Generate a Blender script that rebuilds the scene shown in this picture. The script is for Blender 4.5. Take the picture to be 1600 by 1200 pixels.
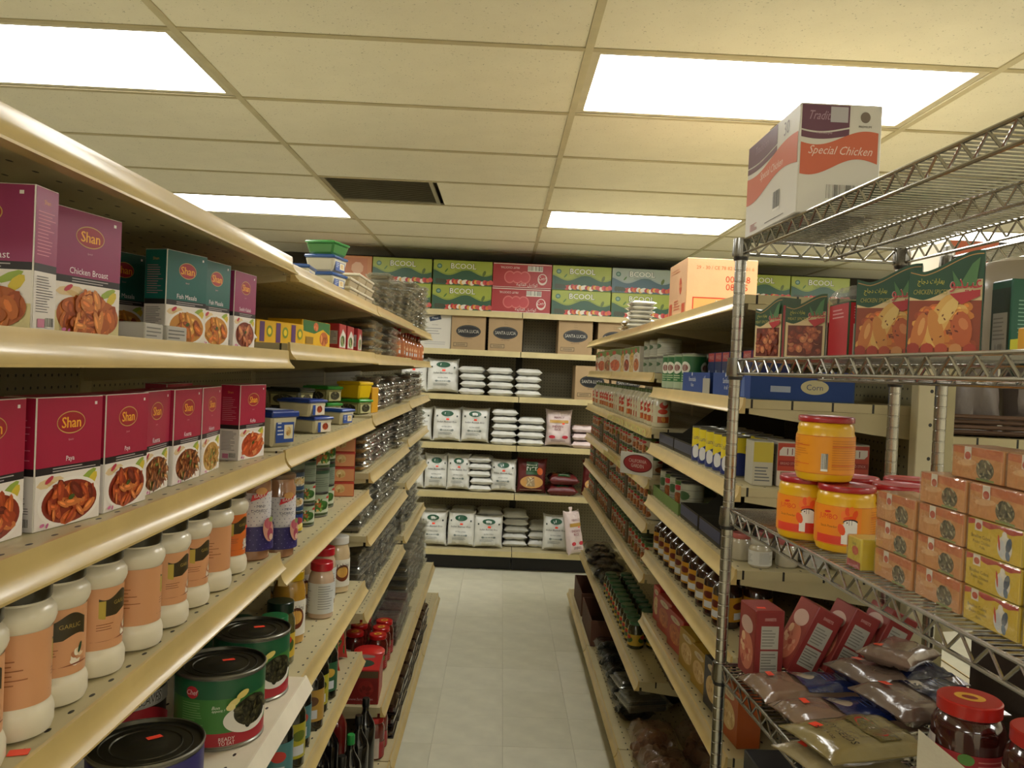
import bpy, math, random
from mathutils import Vector, Matrix, Euler
for o in list(bpy.data.objects): bpy.data.objects.remove(o)
SC = bpy.context.scene
COL = SC.collection
PI = math.pi

# ------------------------------------------------------------------ camera, world, exposure
cam_d = bpy.data.cameras.new('camera'); cam = bpy.data.objects.new('camera', cam_d); COL.objects.link(cam)
cam_d.sensor_width = 36.0; cam_d.lens = 36.0 * 1280 / 1600; cam_d.clip_start = 0.02
_d = Vector((-15.0, -23.0, 1280.0)).normalized()           # aisle direction in camera space (x right, y down, z forward)
_u = Vector((0.045, -1, 0)); _u = (_u - _d * _u.dot(_d)).normalized()
_r = Vector(_u.cross(_d)); _r = _r if _r.x > 0 else -_r
ax = lambda v: Vector((v.dot(_r), v.dot(_d), v.dot(_u)))
cx_, cy_, cz_ = ax(Vector((1, 0, 0))), ax(Vector((0, -1, 0))), ax(Vector((0, 0, -1)))
cam.matrix_world = Matrix(((cx_.x, cy_.x, cz_.x, 0), (cx_.y, cy_.y, cz_.y, 0), (cx_.z, cy_.z, cz_.z, 1.616), (0, 0, 0, 1)))
SC.camera = cam
w = bpy.data.worlds.new('room_air'); SC.world = w; w.use_nodes = True
w.node_tree.nodes['Background'].inputs[0].default_value = (1, .93, .8, 1)
w.node_tree.nodes['Background'].inputs[1].default_value = 0.02
vs = SC.view_settings
vs.view_transform = 'Standard'; vs.look = 'None'; vs.gamma = 1; vs.use_curve_mapping = False
vs.exposure = 0.0
LIGHT = 17.0                                                # emission of the fluorescent diffusers
LIGHT_COL = (1.0, .985, .93)

# ------------------------------------------------------------------ colours and materials
_lc = {}
def H(h):
    if not isinstance(h, str): return h
    if h not in _lc:
        v = [int(h[i:i+2], 16) / 255 for i in (0, 2, 4)]
        _lc[h] = tuple(x / 12.92 if x <= .04045 else ((x + .055) / 1.055) ** 2.4 for x in v)
    return _lc[h]
MATS = {}
def nd(nt, t, **k):
    n = nt.nodes.new(t)
    for a, b in k.items():
        if a.startswith('i_'): n.inputs[int(a[2:])].default_value = b
        else: setattr(n, a, b)
    return n
def base_mat(name, rough=.5, metal=0, spec=.5, coat=0, bump=0, bscale=200, var=0, alpha=None, sheen=0):
    m = bpy.data.materials.new(name); m.use_nodes = True; nt = m.node_tree
    b = nt.nodes['Principled BSDF']
    at = nd(nt, 'ShaderNodeAttribute', attribute_name='Col')
    b.inputs['Roughness'].default_value = rough; b.inputs['Metallic'].default_value = metal
    b.inputs['Specular IOR Level'].default_value = spec; b.inputs['Coat Weight'].default_value = coat
    b.inputs['Coat Roughness'].default_value = .15
    src = at.outputs['Color']
    tc = nd(nt, 'ShaderNodeTexCoord')
    if var:
        n = nd(nt, 'ShaderNodeTexNoise'); n.inputs['Scale'].default_value = 9; n.inputs['Detail'].default_value = 6
        nt.links.new(tc.outputs['Object'], n.inputs['Vector'])
        r = nd(nt, 'ShaderNodeMapRange'); r.inputs[3].default_value = 1 - var; r.inputs[4].default_value = 1 + var * .4
        r.inputs[1].default_value = .3; r.inputs[2].default_value = .7
        nt.links.new(n.outputs['Fac'], r.inputs[0])
        mx = nd(nt, 'ShaderNodeMix', data_type='RGBA', blend_type='MULTIPLY'); mx.inputs[0].default_value = 1
        nt.links.new(src, mx.inputs[6]); nt.links.new(r.outputs[0], mx.inputs[7]); src = mx.outputs[2]
    nt.links.new(src, b.inputs['Base Color'])
    if bump:
        n = nd(nt, 'ShaderNodeTexNoise'); n.inputs['Scale'].default_value = bscale; n.inputs['Detail'].default_value = 4
        nt.links.new(tc.outputs['Object'], n.inputs['Vector'])
        bp = nd(nt, 'ShaderNodeBump'); bp.inputs['Strength'].default_value = bump; bp.inputs['Distance'].default_value = .004
        nt.links.new(n.outputs['Fac'], bp.inputs['Height']); nt.links.new(bp.outputs[0], b.inputs['Normal'])
    if alpha is not None: b.inputs['Alpha'].default_value = alpha
    MATS[name] = m; return m
base_mat('print', .38, bump=.05, bscale=60)
base_mat('card', .75, bump=.1, bscale=120, var=.08)
base_mat('plastic', .28, coat=.2)
base_mat('matte', .8, var=.05)
base_mat('tin', .33, metal=.85, var=.1)
base_mat('sack', .42, bump=.8, bscale=26, var=.08)
base_mat('cello', .16, coat=.9, bump=.9, bscale=30, var=.25)
base_mat('rail_paint', .30, coat=.3, bump=.03, bscale=30, var=.12)
base_mat('food', .5, bump=.8, bscale=160, var=.35)
base_mat('shelf_paint', .42, bump=.04, bscale=30, var=.12)
base_mat('dark_paint', .6, var=.1)
base_mat('chrome', .24, metal=1, var=.15)
base_mat('glass_jar', .08, spec=.8, coat=.6)
base_mat('tile_floor', .42, bump=.03, bscale=40, var=.10)
base_mat('film', .18, coat=.8, bump=.9, bscale=38, alpha=.35)
def mat_clear(name, tint, gl=.16, bump=.5, haze=.10):
    m = bpy.data.materials.new(name); m.use_nodes = True; nt = m.node_tree; nt.nodes.clear()
    o = nd(nt, 'ShaderNodeOutputMaterial'); t = nd(nt, 'ShaderNodeBsdfTransparent'); t.inputs[0].default_value = (*tint, 1)
    g = nd(nt, 'ShaderNodeBsdfGlossy'); g.inputs['Roughness'].default_value = .12; g.inputs[0].default_value = (.9, .9, .88, 1)
    d = nd(nt, 'ShaderNodeBsdfDiffuse'); d.inputs[0].default_value = (.62, .6, .52, 1)
    lw = nd(nt, 'ShaderNodeLayerWeight'); lw.inputs[0].default_value = .35
    mr = nd(nt, 'ShaderNodeMapRange'); mr.inputs[3].default_value = gl; mr.inputs[4].default_value = .45
    m1 = nd(nt, 'ShaderNodeMixShader'); m2 = nd(nt, 'ShaderNodeMixShader'); m2.inputs[0].default_value = haze
    tc = nd(nt, 'ShaderNodeTexCoord'); n = nd(nt, 'ShaderNodeTexNoise'); n.inputs['Scale'].default_value = 30
    bp = nd(nt, 'ShaderNodeBump'); bp.inputs['Strength'].default_value = bump; bp.inputs['Distance'].default_value = .004
    L = nt.links.new
    L(tc.outputs['Object'], n.inputs['Vector']); L(n.outputs['Fac'], bp.inputs['Height']); L(bp.outputs[0], g.inputs['Normal'])
    L(lw.outputs['Facing'], mr.inputs[0]); L(mr.outputs[0], m1.inputs[0]); L(t.outputs[0], m1.inputs[1]); L(g.outputs[0], m1.inputs[2])
    L(m1.outputs[0], m2.inputs[1]); L(d.outputs[0], m2.inputs[2]); L(m2.outputs[0], o.inputs[0]); MATS[name] = m
mat_clear('clear', (.95, .95, .92), .09, .35, .05)
mat_clear('wrap', (.97, .96, .94), .07, .9, .05)
def grid_dots(name, px, pz, rx, rz, axes, col_dot, stag=False, rough=.45, ori='Object'):
    """painted sheet metal or board with rows of small punched holes (fine relief)"""
    m = base_mat(name, rough, var=.10); nt = m.node_tree; L = nt.links.new
    b = nt.nodes['Principled BSDF']; src = b.inputs['Base Color'].links[0].from_socket
    tc = nd(nt, 'ShaderNodeTexCoord'); sp = nd(nt, 'ShaderNodeSeparateXYZ'); L(tc.outputs[ori], sp.inputs[0])
    def mth(op, a, bb=None):
        n = nd(nt, 'ShaderNodeMath', operation=op)
        for i, q in enumerate((a, bb)):
            if q is None: continue
            if isinstance(q, (int, float)): n.inputs[i].default_value = q
            else: L(q, n.inputs[i])
        return n.outputs[0]
    u = mth('DIVIDE', sp.outputs[axes[0]], px); v = mth('DIVIDE', sp.outputs[axes[1]], pz)
    if stag: u = mth('ADD', u, mth('MULTIPLY', mth('FLOOR', v), .5))
    fu = mth('ABSOLUTE', mth('SUBTRACT', mth('FRACT', u), .5)); fv = mth('ABSOLUTE', mth('SUBTRACT', mth('FRACT', v), .5))
    du = mth('DIVIDE', fu, rx / px); dv = mth('DIVIDE', fv, rz / pz)
    r = mth('ADD', mth('MULTIPLY', du, du), mth('MULTIPLY', dv, dv)); hole = mth('LESS_THAN', r, 1.0)
    mx = nd(nt, 'ShaderNodeMix', data_type='RGBA'); L(hole, mx.inputs[0]); L(src, mx.inputs[6]); mx.inputs[7].default_value = (*H(col_dot), 1)
    L(mx.outputs[2], b.inputs['Base Color'])
    bp = nd(nt, 'ShaderNodeBump'); bp.invert = True; bp.inputs['Distance'].default_value = .002; L(hole, bp.inputs['Height']); L(bp.outputs[0], b.inputs['Normal'])
grid_dots('deck', .05, .05, .006, .0028, (1, 0), '1a1712', True)
grid_dots('pegboard', .025, .025, .0032, .0032, (1, 2), '15130e')
grid_dots('pegboard_back', .025, .025, .0034, .0034, (0, 2), '100f0c')
def emis(name, col, s):
    m = bpy.data.materials.new(name); m.use_nodes = True; nt = m.node_tree; nt.nodes.clear()
    o = nd(nt, 'ShaderNodeOutputMaterial'); e = nd(nt, 'ShaderNodeEmission'); e.inputs[0].default_value = (*col, 1); e.inputs[1].default_value = s
    nt.links.new(e.outputs[0], o.inputs[0]); MATS[name] = m
emis('lit_diffuser', LIGHT_COL, LIGHT)
# acoustic ceiling board: pitted cream mineral fibre
m = base_mat('ceiling_board', .9, bump=.25, bscale=90, var=.03); nt = m.node_tree
b = nt.nodes['Principled BSDF']; tc = nd(nt, 'ShaderNodeTexCoord'); n = nd(nt, 'ShaderNodeTexNoise'); n.inputs['Scale'].default_value = 130; n.inputs['Detail'].default_value = 2
nt.links.new(tc.outputs['Object'], n.inputs['Vector'])
r_ = nd(nt, 'ShaderNodeMapRange'); r_.inputs[1].default_value = .27; r_.inputs[2].default_value = .33; r_.inputs[3].default_value = .6; r_.inputs[4].default_value = 1
nt.links.new(n.outputs['Fac'], r_.inputs[0]); src = b.inputs['Base Color'].links[0].from_socket
mx = nd(nt, 'ShaderNodeMix', data_type='RGBA', blend_type='MULTIPLY'); mx.inputs[0].default_value = 1
nt.links.new(src, mx.inputs[6]); nt.links.new(r_.outputs[0], mx.inputs[7]); nt.links.new(mx.outputs[2], b.inputs['Base Color'])

# ------------------------------------------------------------------ mesh builder
class MB:
    def __init__(s): s.V = []; s.F = []; s.C = []; s.M = []
    def add(s, V, F, c, m='plastic', T=None):
        n = len(s.V)
        if T is not None: V = [T @ Vector(v) for v in V]
        s.V += [tuple(v) for v in V]
        multi = isinstance(c, list)
        for i, f in enumerate(F):
            s.F.append([n + k for k in f]); s.C.append(H(c[i]) if multi else H(c)); s.M.append(m)
        return s
    def rbox(s, x0, x1, y0, y1, z0, z1, c, m='plastic', b=.0015, T=None, taper=0):
        """box with chamfered edges; taper pulls the bottom in"""
        V = []; idx = {}
        for i, (x, sx) in enumerate(((x0, 1), (x1, -1))):
            for j, (y, sy) in enumerate(((y0, 1), (y1, -1))):
                for k, (z, sz) in enumerate(((z0, 1), (z1, -1))):
                    tp = taper if k == 0 else 0
                    xx, yy = x + sx * tp, y + sy * tp
                    idx[i, j, k] = len(V)
                    V += [(xx, yy + sy * b, z + sz * b), (xx + sx * b, yy, z + sz * b), (xx + sx * b, yy + sy * b, z)]
        g = lambda i, j, k, a: idx[i, j, k] + a
        F = [[g(0,0,0,0), g(0,0,1,0), g(0,1,1,0), g(0,1,0,0)], [g(1,0,0,0), g(1,1,0,0), g(1,1,1,0), g(1,0,1,0)],
             [g(0,0,0,1), g(1,0,0,1), g(1,0,1,1), g(0,0,1,1)], [g(0,1,0,1), g(0,1,1,1), g(1,1,1,1), g(1,1,0,1)],
             [g(0,0,0,2), g(0,1,0,2), g(1,1,0,2), g(1,0,0,2)], [g(0,0,1,2), g(1,0,1,2), g(1,1,1,2), g(0,1,1,2)]]
        for j in (0, 1):
            for k in (0, 1): F.append([g(0,j,k,1), g(1,j,k,1), g(1,j,k,2), g(0,j,k,2)])
        for i in (0, 1):
            for k in (0, 1): F.append([g(i,0,k,0), g(i,1,k,0), g(i,1,k,2), g(i,0,k,2)])
        for i in (0, 1):
            for j in (0, 1): F.append([g(i,j,0,0), g(i,j,1,0), g(i,j,1,1), g(i,j,0,1)])
        for i in (0, 1):
            for j in (0, 1):
                for k in (0, 1): F.append([g(i,j,k,0), g(i,j,k,1), g(i,j,k,2)])
        return s.add(V, F, c, m, T)
    def box(s, x0, x1, y0, y1, z0, z1, c, m='plastic', T=None):
        V = [(x, y, z) for z in (z0, z1) for y in (y0, y1) for x in (x0, x1)]
        return s.add(V, [[0,2,3,1], [4,5,7,6], [0,1,5,4], [2,6,7,3], [0,4,6,2], [1,3,7,5]], c, m, T)
    def lathe(s, prof, c, m='plastic', n=28, T=None, caps=True):
        """prof: [(r,z)...]; c may be a list with one colour per segment (caps take the first / last)"""
        V = []; F = []; CC = []
        multi = isinstance(c, list)
        for r, z in prof:
            for i in range(n):
                a = 2 * PI * i / n; V.append((r * math.sin(a), -r * math.cos(a), z))
        for k in range(len(prof) - 1):
            for i in range(n):
                j = (i + 1) % n; F.append([k*n+i, k*n+j, (k+1)*n+j, (k+1)*n+i]); CC.append(c[k] if multi else c)
        if caps:
            F.append([i for i in range(n)][::-1]); CC.append(c[0] if multi else c)
            k = (len(prof) - 1) * n; F.append([k + i for i in range(n)]); CC.append(c[-1] if multi else c)
        return s.add(V, F, CC, m, T)
    def tube(s, p, q, r, c, m='chrome', n=8):
        p, q = Vector(p), Vector(q); d = (q - p); L = d.length
        if L < 1e-6: return s
        T = Matrix.Translation(p) @ d.to_track_quat('Z', 'Y').to_matrix().to_4x4()
        V = [(r * math.cos(2*PI*i/n), r * math.sin(2*PI*i/n), z) for z in (0, L) for i in range(n)]
        F = [[i, (i+1) % n, n + (i+1) % n, n + i] for i in range(n)] + [list(range(n))[::-1], [n + i for i in range(n)]]
        return s.add(V, F, c, m, T)
    def prism(s, pts, a0, a1, axis, c, m='plastic', T=None):
        """closed 2D outline extruded along axis 0/1/2"""
        n = len(pts)
        def P(p, a): return {0: (a, p[0], p[1]), 1: (p[0], a, p[1]), 2: (p[0], p[1], a)}[axis]
        V = [P(p, a0) for p in pts] + [P(p, a1) for p in pts]
        F = [[i, (i+1) % n, n + (i+1) % n, n + i] for i in range(n)] + [list(range(n))[::-1], [n + i for i in range(n)]]
        return s.add(V, F, c, m, T)
    def decal(s, D, fn, m='print', T=None):
        c = getattr(fn, 'clip', False)
        return s.add([fn(v[0], max(v[1], .0008) if c else v[1], v[2]) for v in D.v], D.f, D.c, m, T)
    def merge(s, o, T=None):
        n = len(s.V); s.V += [tuple(T @ Vector(v)) for v in o.V] if T else o.V
        s.F += [[n + k for k in f] for f in o.F]; s.C += o.C; s.M += o.M; return s
    def mesh(s, name, sharp=38):
        me = bpy.data.meshes.new(name); me.from_pydata(s.V, [], s.F)
        slots = []
        for q in s.M:
            if q not in slots: slots.append(q)
        for q in slots: me.materials.append(MATS[q])
        if len(slots) > 1: me.polygons.foreach_set('material_index', [slots.index(q) for q in s.M])
        at = me.color_attributes.new('Col', 'FLOAT_COLOR', 'CORNER')
        buf = []
        for f, c in zip(s.F, s.C): buf += [c[0], c[1], c[2], 1.0] * len(f)
        at.data.foreach_set('color', buf)
        me.polygons.foreach_set('use_smooth', [True] * len(me.polygons))
        me.update()
        me.set_sharp_from_angle(angle=math.radians(sharp))
        return me
    def build(s, name, parent=None, loc=(0, 0, 0), rz=0, sharp=38):
        o = bpy.data.objects.new(name, s.mesh(name, sharp)); COL.objects.link(o)
        o.location = loc; o.rotation_euler = (0, 0, rz)
        if parent: o.parent = parent
        return o

# ------------------------------------------------------------------ naming helpers
def tag(o, label=None, cat=None, group=None, kind=None):
    if label: o['label'] = label
    if cat: o['category'] = cat
    if group: o['group'] = group
    if kind: o['kind'] = kind
    return o
def thing(name, label, cat, loc=(0, 0, 0), rz=0, group=None):
    o = bpy.data.objects.new(name, None); o.empty_display_size = .05; COL.objects.link(o)
    o.location = loc; o.rotation_euler = (0, 0, rz); return tag(o, label, cat, group)
def dup(root, loc=None, rz=None, label=None, group=None, parent=None, rot=None, scale=None):
    r = root.copy(); COL.objects.link(r)
    if loc is not None: r.location = loc
    if rot is not None: r.rotation_euler = rot
    elif rz is not None: r.rotation_euler = (0, 0, rz)
    if scale: r.scale = scale
    if label: r['label'] = label
    if group: r['group'] = group
    if parent: r.parent = parent
    for ch in list(root.children):
        c = ch.copy(); COL.objects.link(c); c.parent = r
        for g in list(ch.children):
            e = g.copy(); COL.objects.link(e); e.parent = c
    return r
class Proto:
    """builds a product once, then copies it: place() uses the original first"""
    def __init__(s, root): s.root = root; s.used = False
    def place(s, loc, rz=0, label=None, group=None, rot=None, scale=None, cat=None):
        if not s.used:
            s.used = True; o = s.root; o.location = loc; o.rotation_euler = rot or (0, 0, rz)
            if scale: o.scale = scale
            if label: o['label'] = label
            if group: o['group'] = group
        else: o = dup(s.root, loc, rz, label, group, rot=rot, scale=scale)
        if not group and 'group' in o: del o['group']
        return o
ORD = ['first', 'second', 'third', 'fourth', 'fifth', 'sixth', 'seventh', 'eighth', 'ninth', 'tenth', 'eleventh', 'twelfth', 'thirteenth', 'fourteenth']

# ------------------------------------------------------------------ flat print
_tx = {}
def text_tris(s):
    if s in _tx: return _tx[s]
    cu = bpy.data.curves.new('t', 'FONT'); cu.body = s; cu.size = 1; cu.resolution_u = 2
    ob = bpy.data.objects.new('t', cu); me = ob.to_mesh()
    V = [(v.co.x, v.co.y) for v in me.vertices]; F = [list(p.vertices) for p in me.polygons]
    ob.to_mesh_clear(); bpy.data.objects.remove(ob); bpy.data.curves.remove(cu)
    if V:
        x0 = min(v[0] for v in V); x1 = max(v[0] for v in V); y0 = min(v[1] for v in V); y1 = max(v[1] for v in V)
        V = [((x - x0) / (x1 - x0 or 1), (y - y0) / (y1 - y0 or 1)) for x, y in V]; asp = (x1 - x0) / (y1 - y0 or 1)
    else: asp = 1
    _tx[s] = (V, F, asp); return _tx[s]
class Decal:
    def __init__(s, step=1.0, base=.0004): s.v = []; s.f = []; s.c = []; s.o = base; s.step = step
    def _n(s): s.o += 2.5e-5 if s.step > .5 else 3e-5; return s.o
    def strip(s, xs, lo, hi, c):
        o = s._n(); n = len(s.v)
        for x, a, b in zip(xs, lo, hi): s.v += [(x, a, o), (x, b, o)]
        for i in range(len(xs) - 1): s.f.append([n+2*i, n+2*i+2, n+2*i+3, n+2*i+1]); s.c.append(c)
        return s
    def fn(s, x0, x1, lo, hi, c, n=12):
        n = max(n, int((x1 - x0) / s.step) + 1)
        xs = [x0 + (x1 - x0) * i / n for i in range(n + 1)]
        L = (lambda x: lo) if not callable(lo) else lo; U = (lambda x: hi) if not callable(hi) else hi
        return s.strip(xs, [L(x) for x in xs], [U(x) for x in xs], c)
    def rect(s, x0, x1, y0, y1, c): return s.fn(x0, x1, y0, y1, c, 1)
    def ell(s, cx, cy, rx, ry, c, n=16):
        n = max(n, int(2 * rx / s.step)); xs = [cx - rx * math.cos(PI * i / n) for i in range(n + 1)]
        h = [ry * math.sin(PI * i / n) for i in range(n + 1)]
        return s.strip(xs, [cy - k for k in h], [cy + k for k in h], c)
    def poly(s, pts, c):
        o = s._n(); n = len(s.v); s.v += [(x, y, o) for x, y in pts]; s.f.append(list(range(n, n + len(pts)))); s.c.append(c); return s
    def blob(s, cx, cy, rx, ry, a, c, k=8):
        ca, sa = math.cos(a), math.sin(a)
        if s.step < .5:
            X = math.sqrt((rx*ca)**2 + (ry*sa)**2)
            if X > .003:
                n = max(5, int(2*X/s.step)); m = (rx*rx - ry*ry)*sa*ca/(X*X); us = [-math.cos(PI*i/n) for i in range(n + 1)]; hh = [rx*ry/X*math.sqrt(max(0, 1 - u*u)) for u in us]
                return s.strip([cx + u*X for u in us], [cy + m*u*X - h for u, h in zip(us, hh)], [cy + m*u*X + h for u, h in zip(us, hh)], c)
        return s.poly([(cx + ca*rx*math.cos(t) - sa*ry*math.sin(t), cy + sa*rx*math.cos(t) + ca*ry*math.sin(t)) for t in [2*PI*i/k for i in range(k)]], c)
    def grid(s, x0, x1, y0, y1, c, nx=8, ny=8):
        for k in range(ny): s.o -= 2.5e-5 if k else 0; s.fn(x0, x1, y0 + (y1-y0)*k/ny, y0 + (y1-y0)*(k+1)/ny, c, nx)
        return s
    def patch(s, x0, x1, y0, y1, pal, seed, n=40, size=.2, under=None):
        rr = random.Random(seed); s.rect(x0, x1, y0, y1, under or pal[0]); W, Hh = x1 - x0, y1 - y0
        for i in range(n):
            a, b = W*size*rr.uniform(.4, .8), Hh*size*rr.uniform(.35, .8); m = max(a, b)
            X, Y = rr.uniform(x0 + min(m, W*.45), x1 - min(m, W*.45)), rr.uniform(y0 + min(m, Hh*.45), y1 - min(m, Hh*.45)); c = rr.choice(pal); an = rr.uniform(0, PI)
            s.blob(X, Y, a, b, an, c, 10); r0, g0, b0 = H(c); s.blob(X - a*.15, Y + b*.25, a*.5, b*.4, an, (min(1, r0*1.45), min(1, g0*1.45), min(1, b0*1.35)), 7)
        return s
    def text(s, t, cx, cy, h, c, wmax=None, wide=None, out=None, up=1, shear=0):
        V, F, asp = text_tris(t); w = wide or h * asp
        if wmax and w > wmax: w = wmax
        if out: s.text(t, cx, cy, h * 1.12, out, wide=w * 1.04, up=up, shear=shear)
        o = s._n(); n = len(s.v)
        s.v += [(cx + up * ((x - .5) * w + shear * (y - .5) * h), cy + up * (y - .5) * h, o) for x, y in V]
        s.f += [[n + k for k in f] for f in F]; s.c += [c] * len(F); return s
    def lines(s, x0, x1, y0, y1, c, k, seed=0, th=.35):
        rr = random.Random(seed); dy = (y1 - y0) / k
        for i in range(k): y = y0 + dy * (i + .5); s.rect(x0, x0 + (x1 - x0) * rr.uniform(.6, 1), y - dy*th/2, y + dy*th/2, c)
        return s
    def bars(s, x0, x1, y0, y1, seed=0, n=14):
        s.rect(x0, x1, y0, y1, 'e9e6dc'); rr = random.Random(seed); d = (x1 - x0) / n
        for i in range(n): s.rect(x0 + d*(i+.1), x0 + d*(i + rr.uniform(.35, .8)), y0 + (y1-y0)*.12, y1, '1c1a18')
        return s
    def food(s, cx, cy, rx, ry, pal, seed=0, n=40, size=.28, plate=None, under=None):
        rr = random.Random(seed)
        if plate: s.ell(cx, cy, rx * 1.13, ry * 1.15, plate)
        s.ell(cx, cy, rx, ry, under or pal[0])
        for i in range(n):
            a = rr.uniform(0, 2*PI); q = math.sqrt(rr.random()) * (1 - size * .7)
            k = size * rr.uniform(.55, 1.15)
            an = rr.uniform(0, PI); c = rr.choice(pal); X, Y, q1, q2 = cx + rx*q*math.cos(a), cy + ry*q*math.sin(a), rx*k, ry*k*rr.uniform(.6, 1)
            s.blob(X, Y, q1, q2, an, c, 9)
            if n > 24: r0, g0, b0 = H(c); s.blob(X - q1*.1, Y + q2*.2, q1*.55, q2*.4, an, (min(1, r0*1.5+.02), min(1, g0*1.5+.015), min(1, b0*1.4+.01)), 7)
        return s
def _cl(f): f.clip = True; return f
def on_front(y): return _cl(lambda a, b, o: (a, y - o, b))                  # plane facing -y
def on_side(x, sgn=-1): return _cl(lambda a, b, o: (x + sgn * o, -sgn * -a if sgn > 0 else -a, b))
def on_top(z): return lambda a, b, o: (a, b, z + o)
def on_cyl(r, z0=0): return _cl(lambda a, b, o: ((r + o) * math.sin(a / r), -(r + o) * math.cos(a / r), z0 + b))
# ------------------------------------------------------------------ the room
def struct(mb, name, parent=None):
    o = mb.build(name, parent)
    if not parent: o['kind'] = 'structure'
    return o
CEIL = 2.563
WALLC = 'd8d0b8'
XW0, XW1, YW0, YW1 = -3.45, 4.0, -3.2, 7.25
fl = struct(MB().box(XW0, XW1, YW0, YW1, -.06, -.003, 'aca791', 'tile_floor'), 'floor')
T_ = .3048; rr = random.Random(5); tl = []
for k in range(3):
    g = .0007
    tl.append(MB().rbox(g, T_ - g, g, T_ - g, -.003, 0, ('d6d3bd', 'd1ceb7', 'dad7c2')[k], 'tile_floor', .0006).mesh('floor_tile'))
for i in range(-4, 5):
    for j in range(9, 22):
        o = bpy.data.objects.new('floor_tile', rr.choice(tl)); COL.objects.link(o); o.parent = fl
        o.location = (.073 + T_ * i, .135 + T_ * j, 0)
struct(MB().box(XW0 - .1, XW0, YW0, YW1, 0, CEIL, WALLC, 'matte'), 'wall_left')
struct(MB().box(XW1, XW1 + .1, YW0, YW1, 0, CEIL, WALLC, 'matte'), 'wall_right')
struct(MB().box(XW0, XW1, YW1, YW1 + .1, 0, CEIL, '3a362c', 'matte'), 'wall_back')
struct(MB().box(XW0, XW1, YW0 - .1, YW0, 0, CEIL, WALLC, 'matte'), 'wall_front')
ce = struct(MB().box(XW0, XW1, YW0, YW1, CEIL + .10, CEIL + .16, 'a59c80', 'matte'), 'ceiling')
# suspended grid: panels 4 ft x 2 ft, T bars between
PX, PY, GX, GY = 1.216, .6085, .2125, 2.42
XS = [GX + PX * i for i in range(-3, 4)]; YS = [GY + PY * j for j in range(-9, 8)]
LIGHTS = {(i, j) for i in (-2, 0, 2) for j in (-8, -4, 0, 4)}     # cell = column from GX, row from GY
LIGHTS.discard((0, -4))
cellc = 'f4f0e0'
pan = MB().rbox(.011, PX - .011, .011, PY - .011, .004, .018, cellc, 'ceiling_board', .002).mesh('ceiling_tile')
half = MB().rbox(.011, PX / 2 - .009, .011, PY - .011, .004, .018, cellc, 'ceiling_board', .002).mesh('ceiling_tile')
for i in range(-3, 4):
    for j in range(-9, 8):
        x, y = GX + PX * i, GY + PY * j
        if x + PX > XW1 + .8 or (i, j) in LIGHTS: continue
        o = bpy.data.objects.new('ceiling_tile', pan)
        if (i, j) == (-1, 3): o.data = half; x += PX / 2
        COL.objects.link(o); o.parent = ce; o.location = (x, y, CEIL)
for x in XS:
    struct(MB().box(x - .012, x + .012, YW0, YW1, CEIL, CEIL + .004, 'd2c9aa', 'shelf_paint').box(x - .002, x + .002, YW0, YW1, CEIL + .004, CEIL + .04, 'c6bb98', 'shelf_paint'), 'grid_bar', ce)
crossb = MB().box(.012, PX - .012, -.012, .012, .0005, .0035, 'c6bb98', 'shelf_paint').mesh('cross_bar')
for i in range(-3, 3):
    for y in YS:
        o = bpy.data.objects.new('cross_bar', crossb); COL.objects.link(o); o.parent = ce; o.location = (GX + PX * i, y, CEIL)
LN = {(-2, 0): 'lit ceiling light nearest the camera on the left', (0, 0): 'lit ceiling light above the wire rack, nearest on the right',
      (-2, 4): 'smaller looking lit ceiling light far away on the left', (0, 4): 'lit ceiling light far away on the right, behind the carton'}
proto = None
for (i, j) in sorted(LIGHTS):
    x, y = GX + PX * (i + .5), GY + PY * (j + .5)
    if x > XW1 - .6: continue
    if proto is None:
        proto = thing('ceiling_light', 'x', 'ceiling light', (x, y, CEIL))
        a, b_ = PX / 2 - .013, PY / 2 - .013
        f = MB()
        for (u0, u1, v0, v1) in ((-a, a, -b_, -b_ + .026), (-a, a, b_ - .026, b_), (-a, -a + .026, -b_ + .026, b_ - .026), (a - .026, a, -b_ + .026, b_ - .026)):
            f.box(u0, u1, v0, v1, .0045, .02, 'd8d0b8', 'shelf_paint')
        f.build('light_frame', proto)
        MB().box(-a + .026, a - .026, -b_ + .026, b_ - .026, .010, .013, 'ffffff', 'lit_diffuser').build('diffuser', proto)
        MB().box(-a, a, -b_, b_, .022, .08, 'c9c1a8', 'matte').build('housing', proto)
        r = proto
    else: r = dup(proto, (x, y, CEIL))
    if (i, j) in LN: r['label'] = LN[(i, j)]; r.pop('group', None) if hasattr(r, 'pop') else None
    else: r['label'] = f"ceiling light outside the picture, {'near row behind the camera' if j == -4 else 'far row behind the camera' if j == -8 else 'first row ahead' if j == 0 else 'second row ahead'}, {('left', 'middle', 'right')[i // 2 + 1]} column"; r['group'] = 'ceiling lights outside the picture'
# dark return-air vent in the half cell
vx, vy = GX - PX + .012, GY + PY * 3 + .012
v = thing('ceiling_vent', 'dark grey square air vent in the cream ceiling', 'vent', (vx, vy, CEIL))
s_ = PY - .024
f = MB()
for (u0, u1, v0, v1) in ((0, s_, 0, .02), (0, s_, s_ - .02, s_), (0, .02, .02, s_ - .02), (s_ - .02, s_, .02, s_ - .02)): f.box(u0, u1, v0, v1, .0045, .015, 'a09a84', 'shelf_paint')
f.build('vent_frame', v)
MB().box(.02, s_ - .02, .02, s_ - .02, .02, .024, '57534a', 'dark_paint').build('vent_back', v)
lv = MB().box(0, s_ - .042, -.011, .011, -.0007, .0007, '8f8a76', 'dark_paint').mesh('louvre')
for k in range(22):
    o = bpy.data.objects.new('louvre', lv); COL.objects.link(o); o.parent = v; o.location = (.021, .035 + k * .0245, .011); o.rotation_euler = (.35, 0, 0)

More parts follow.
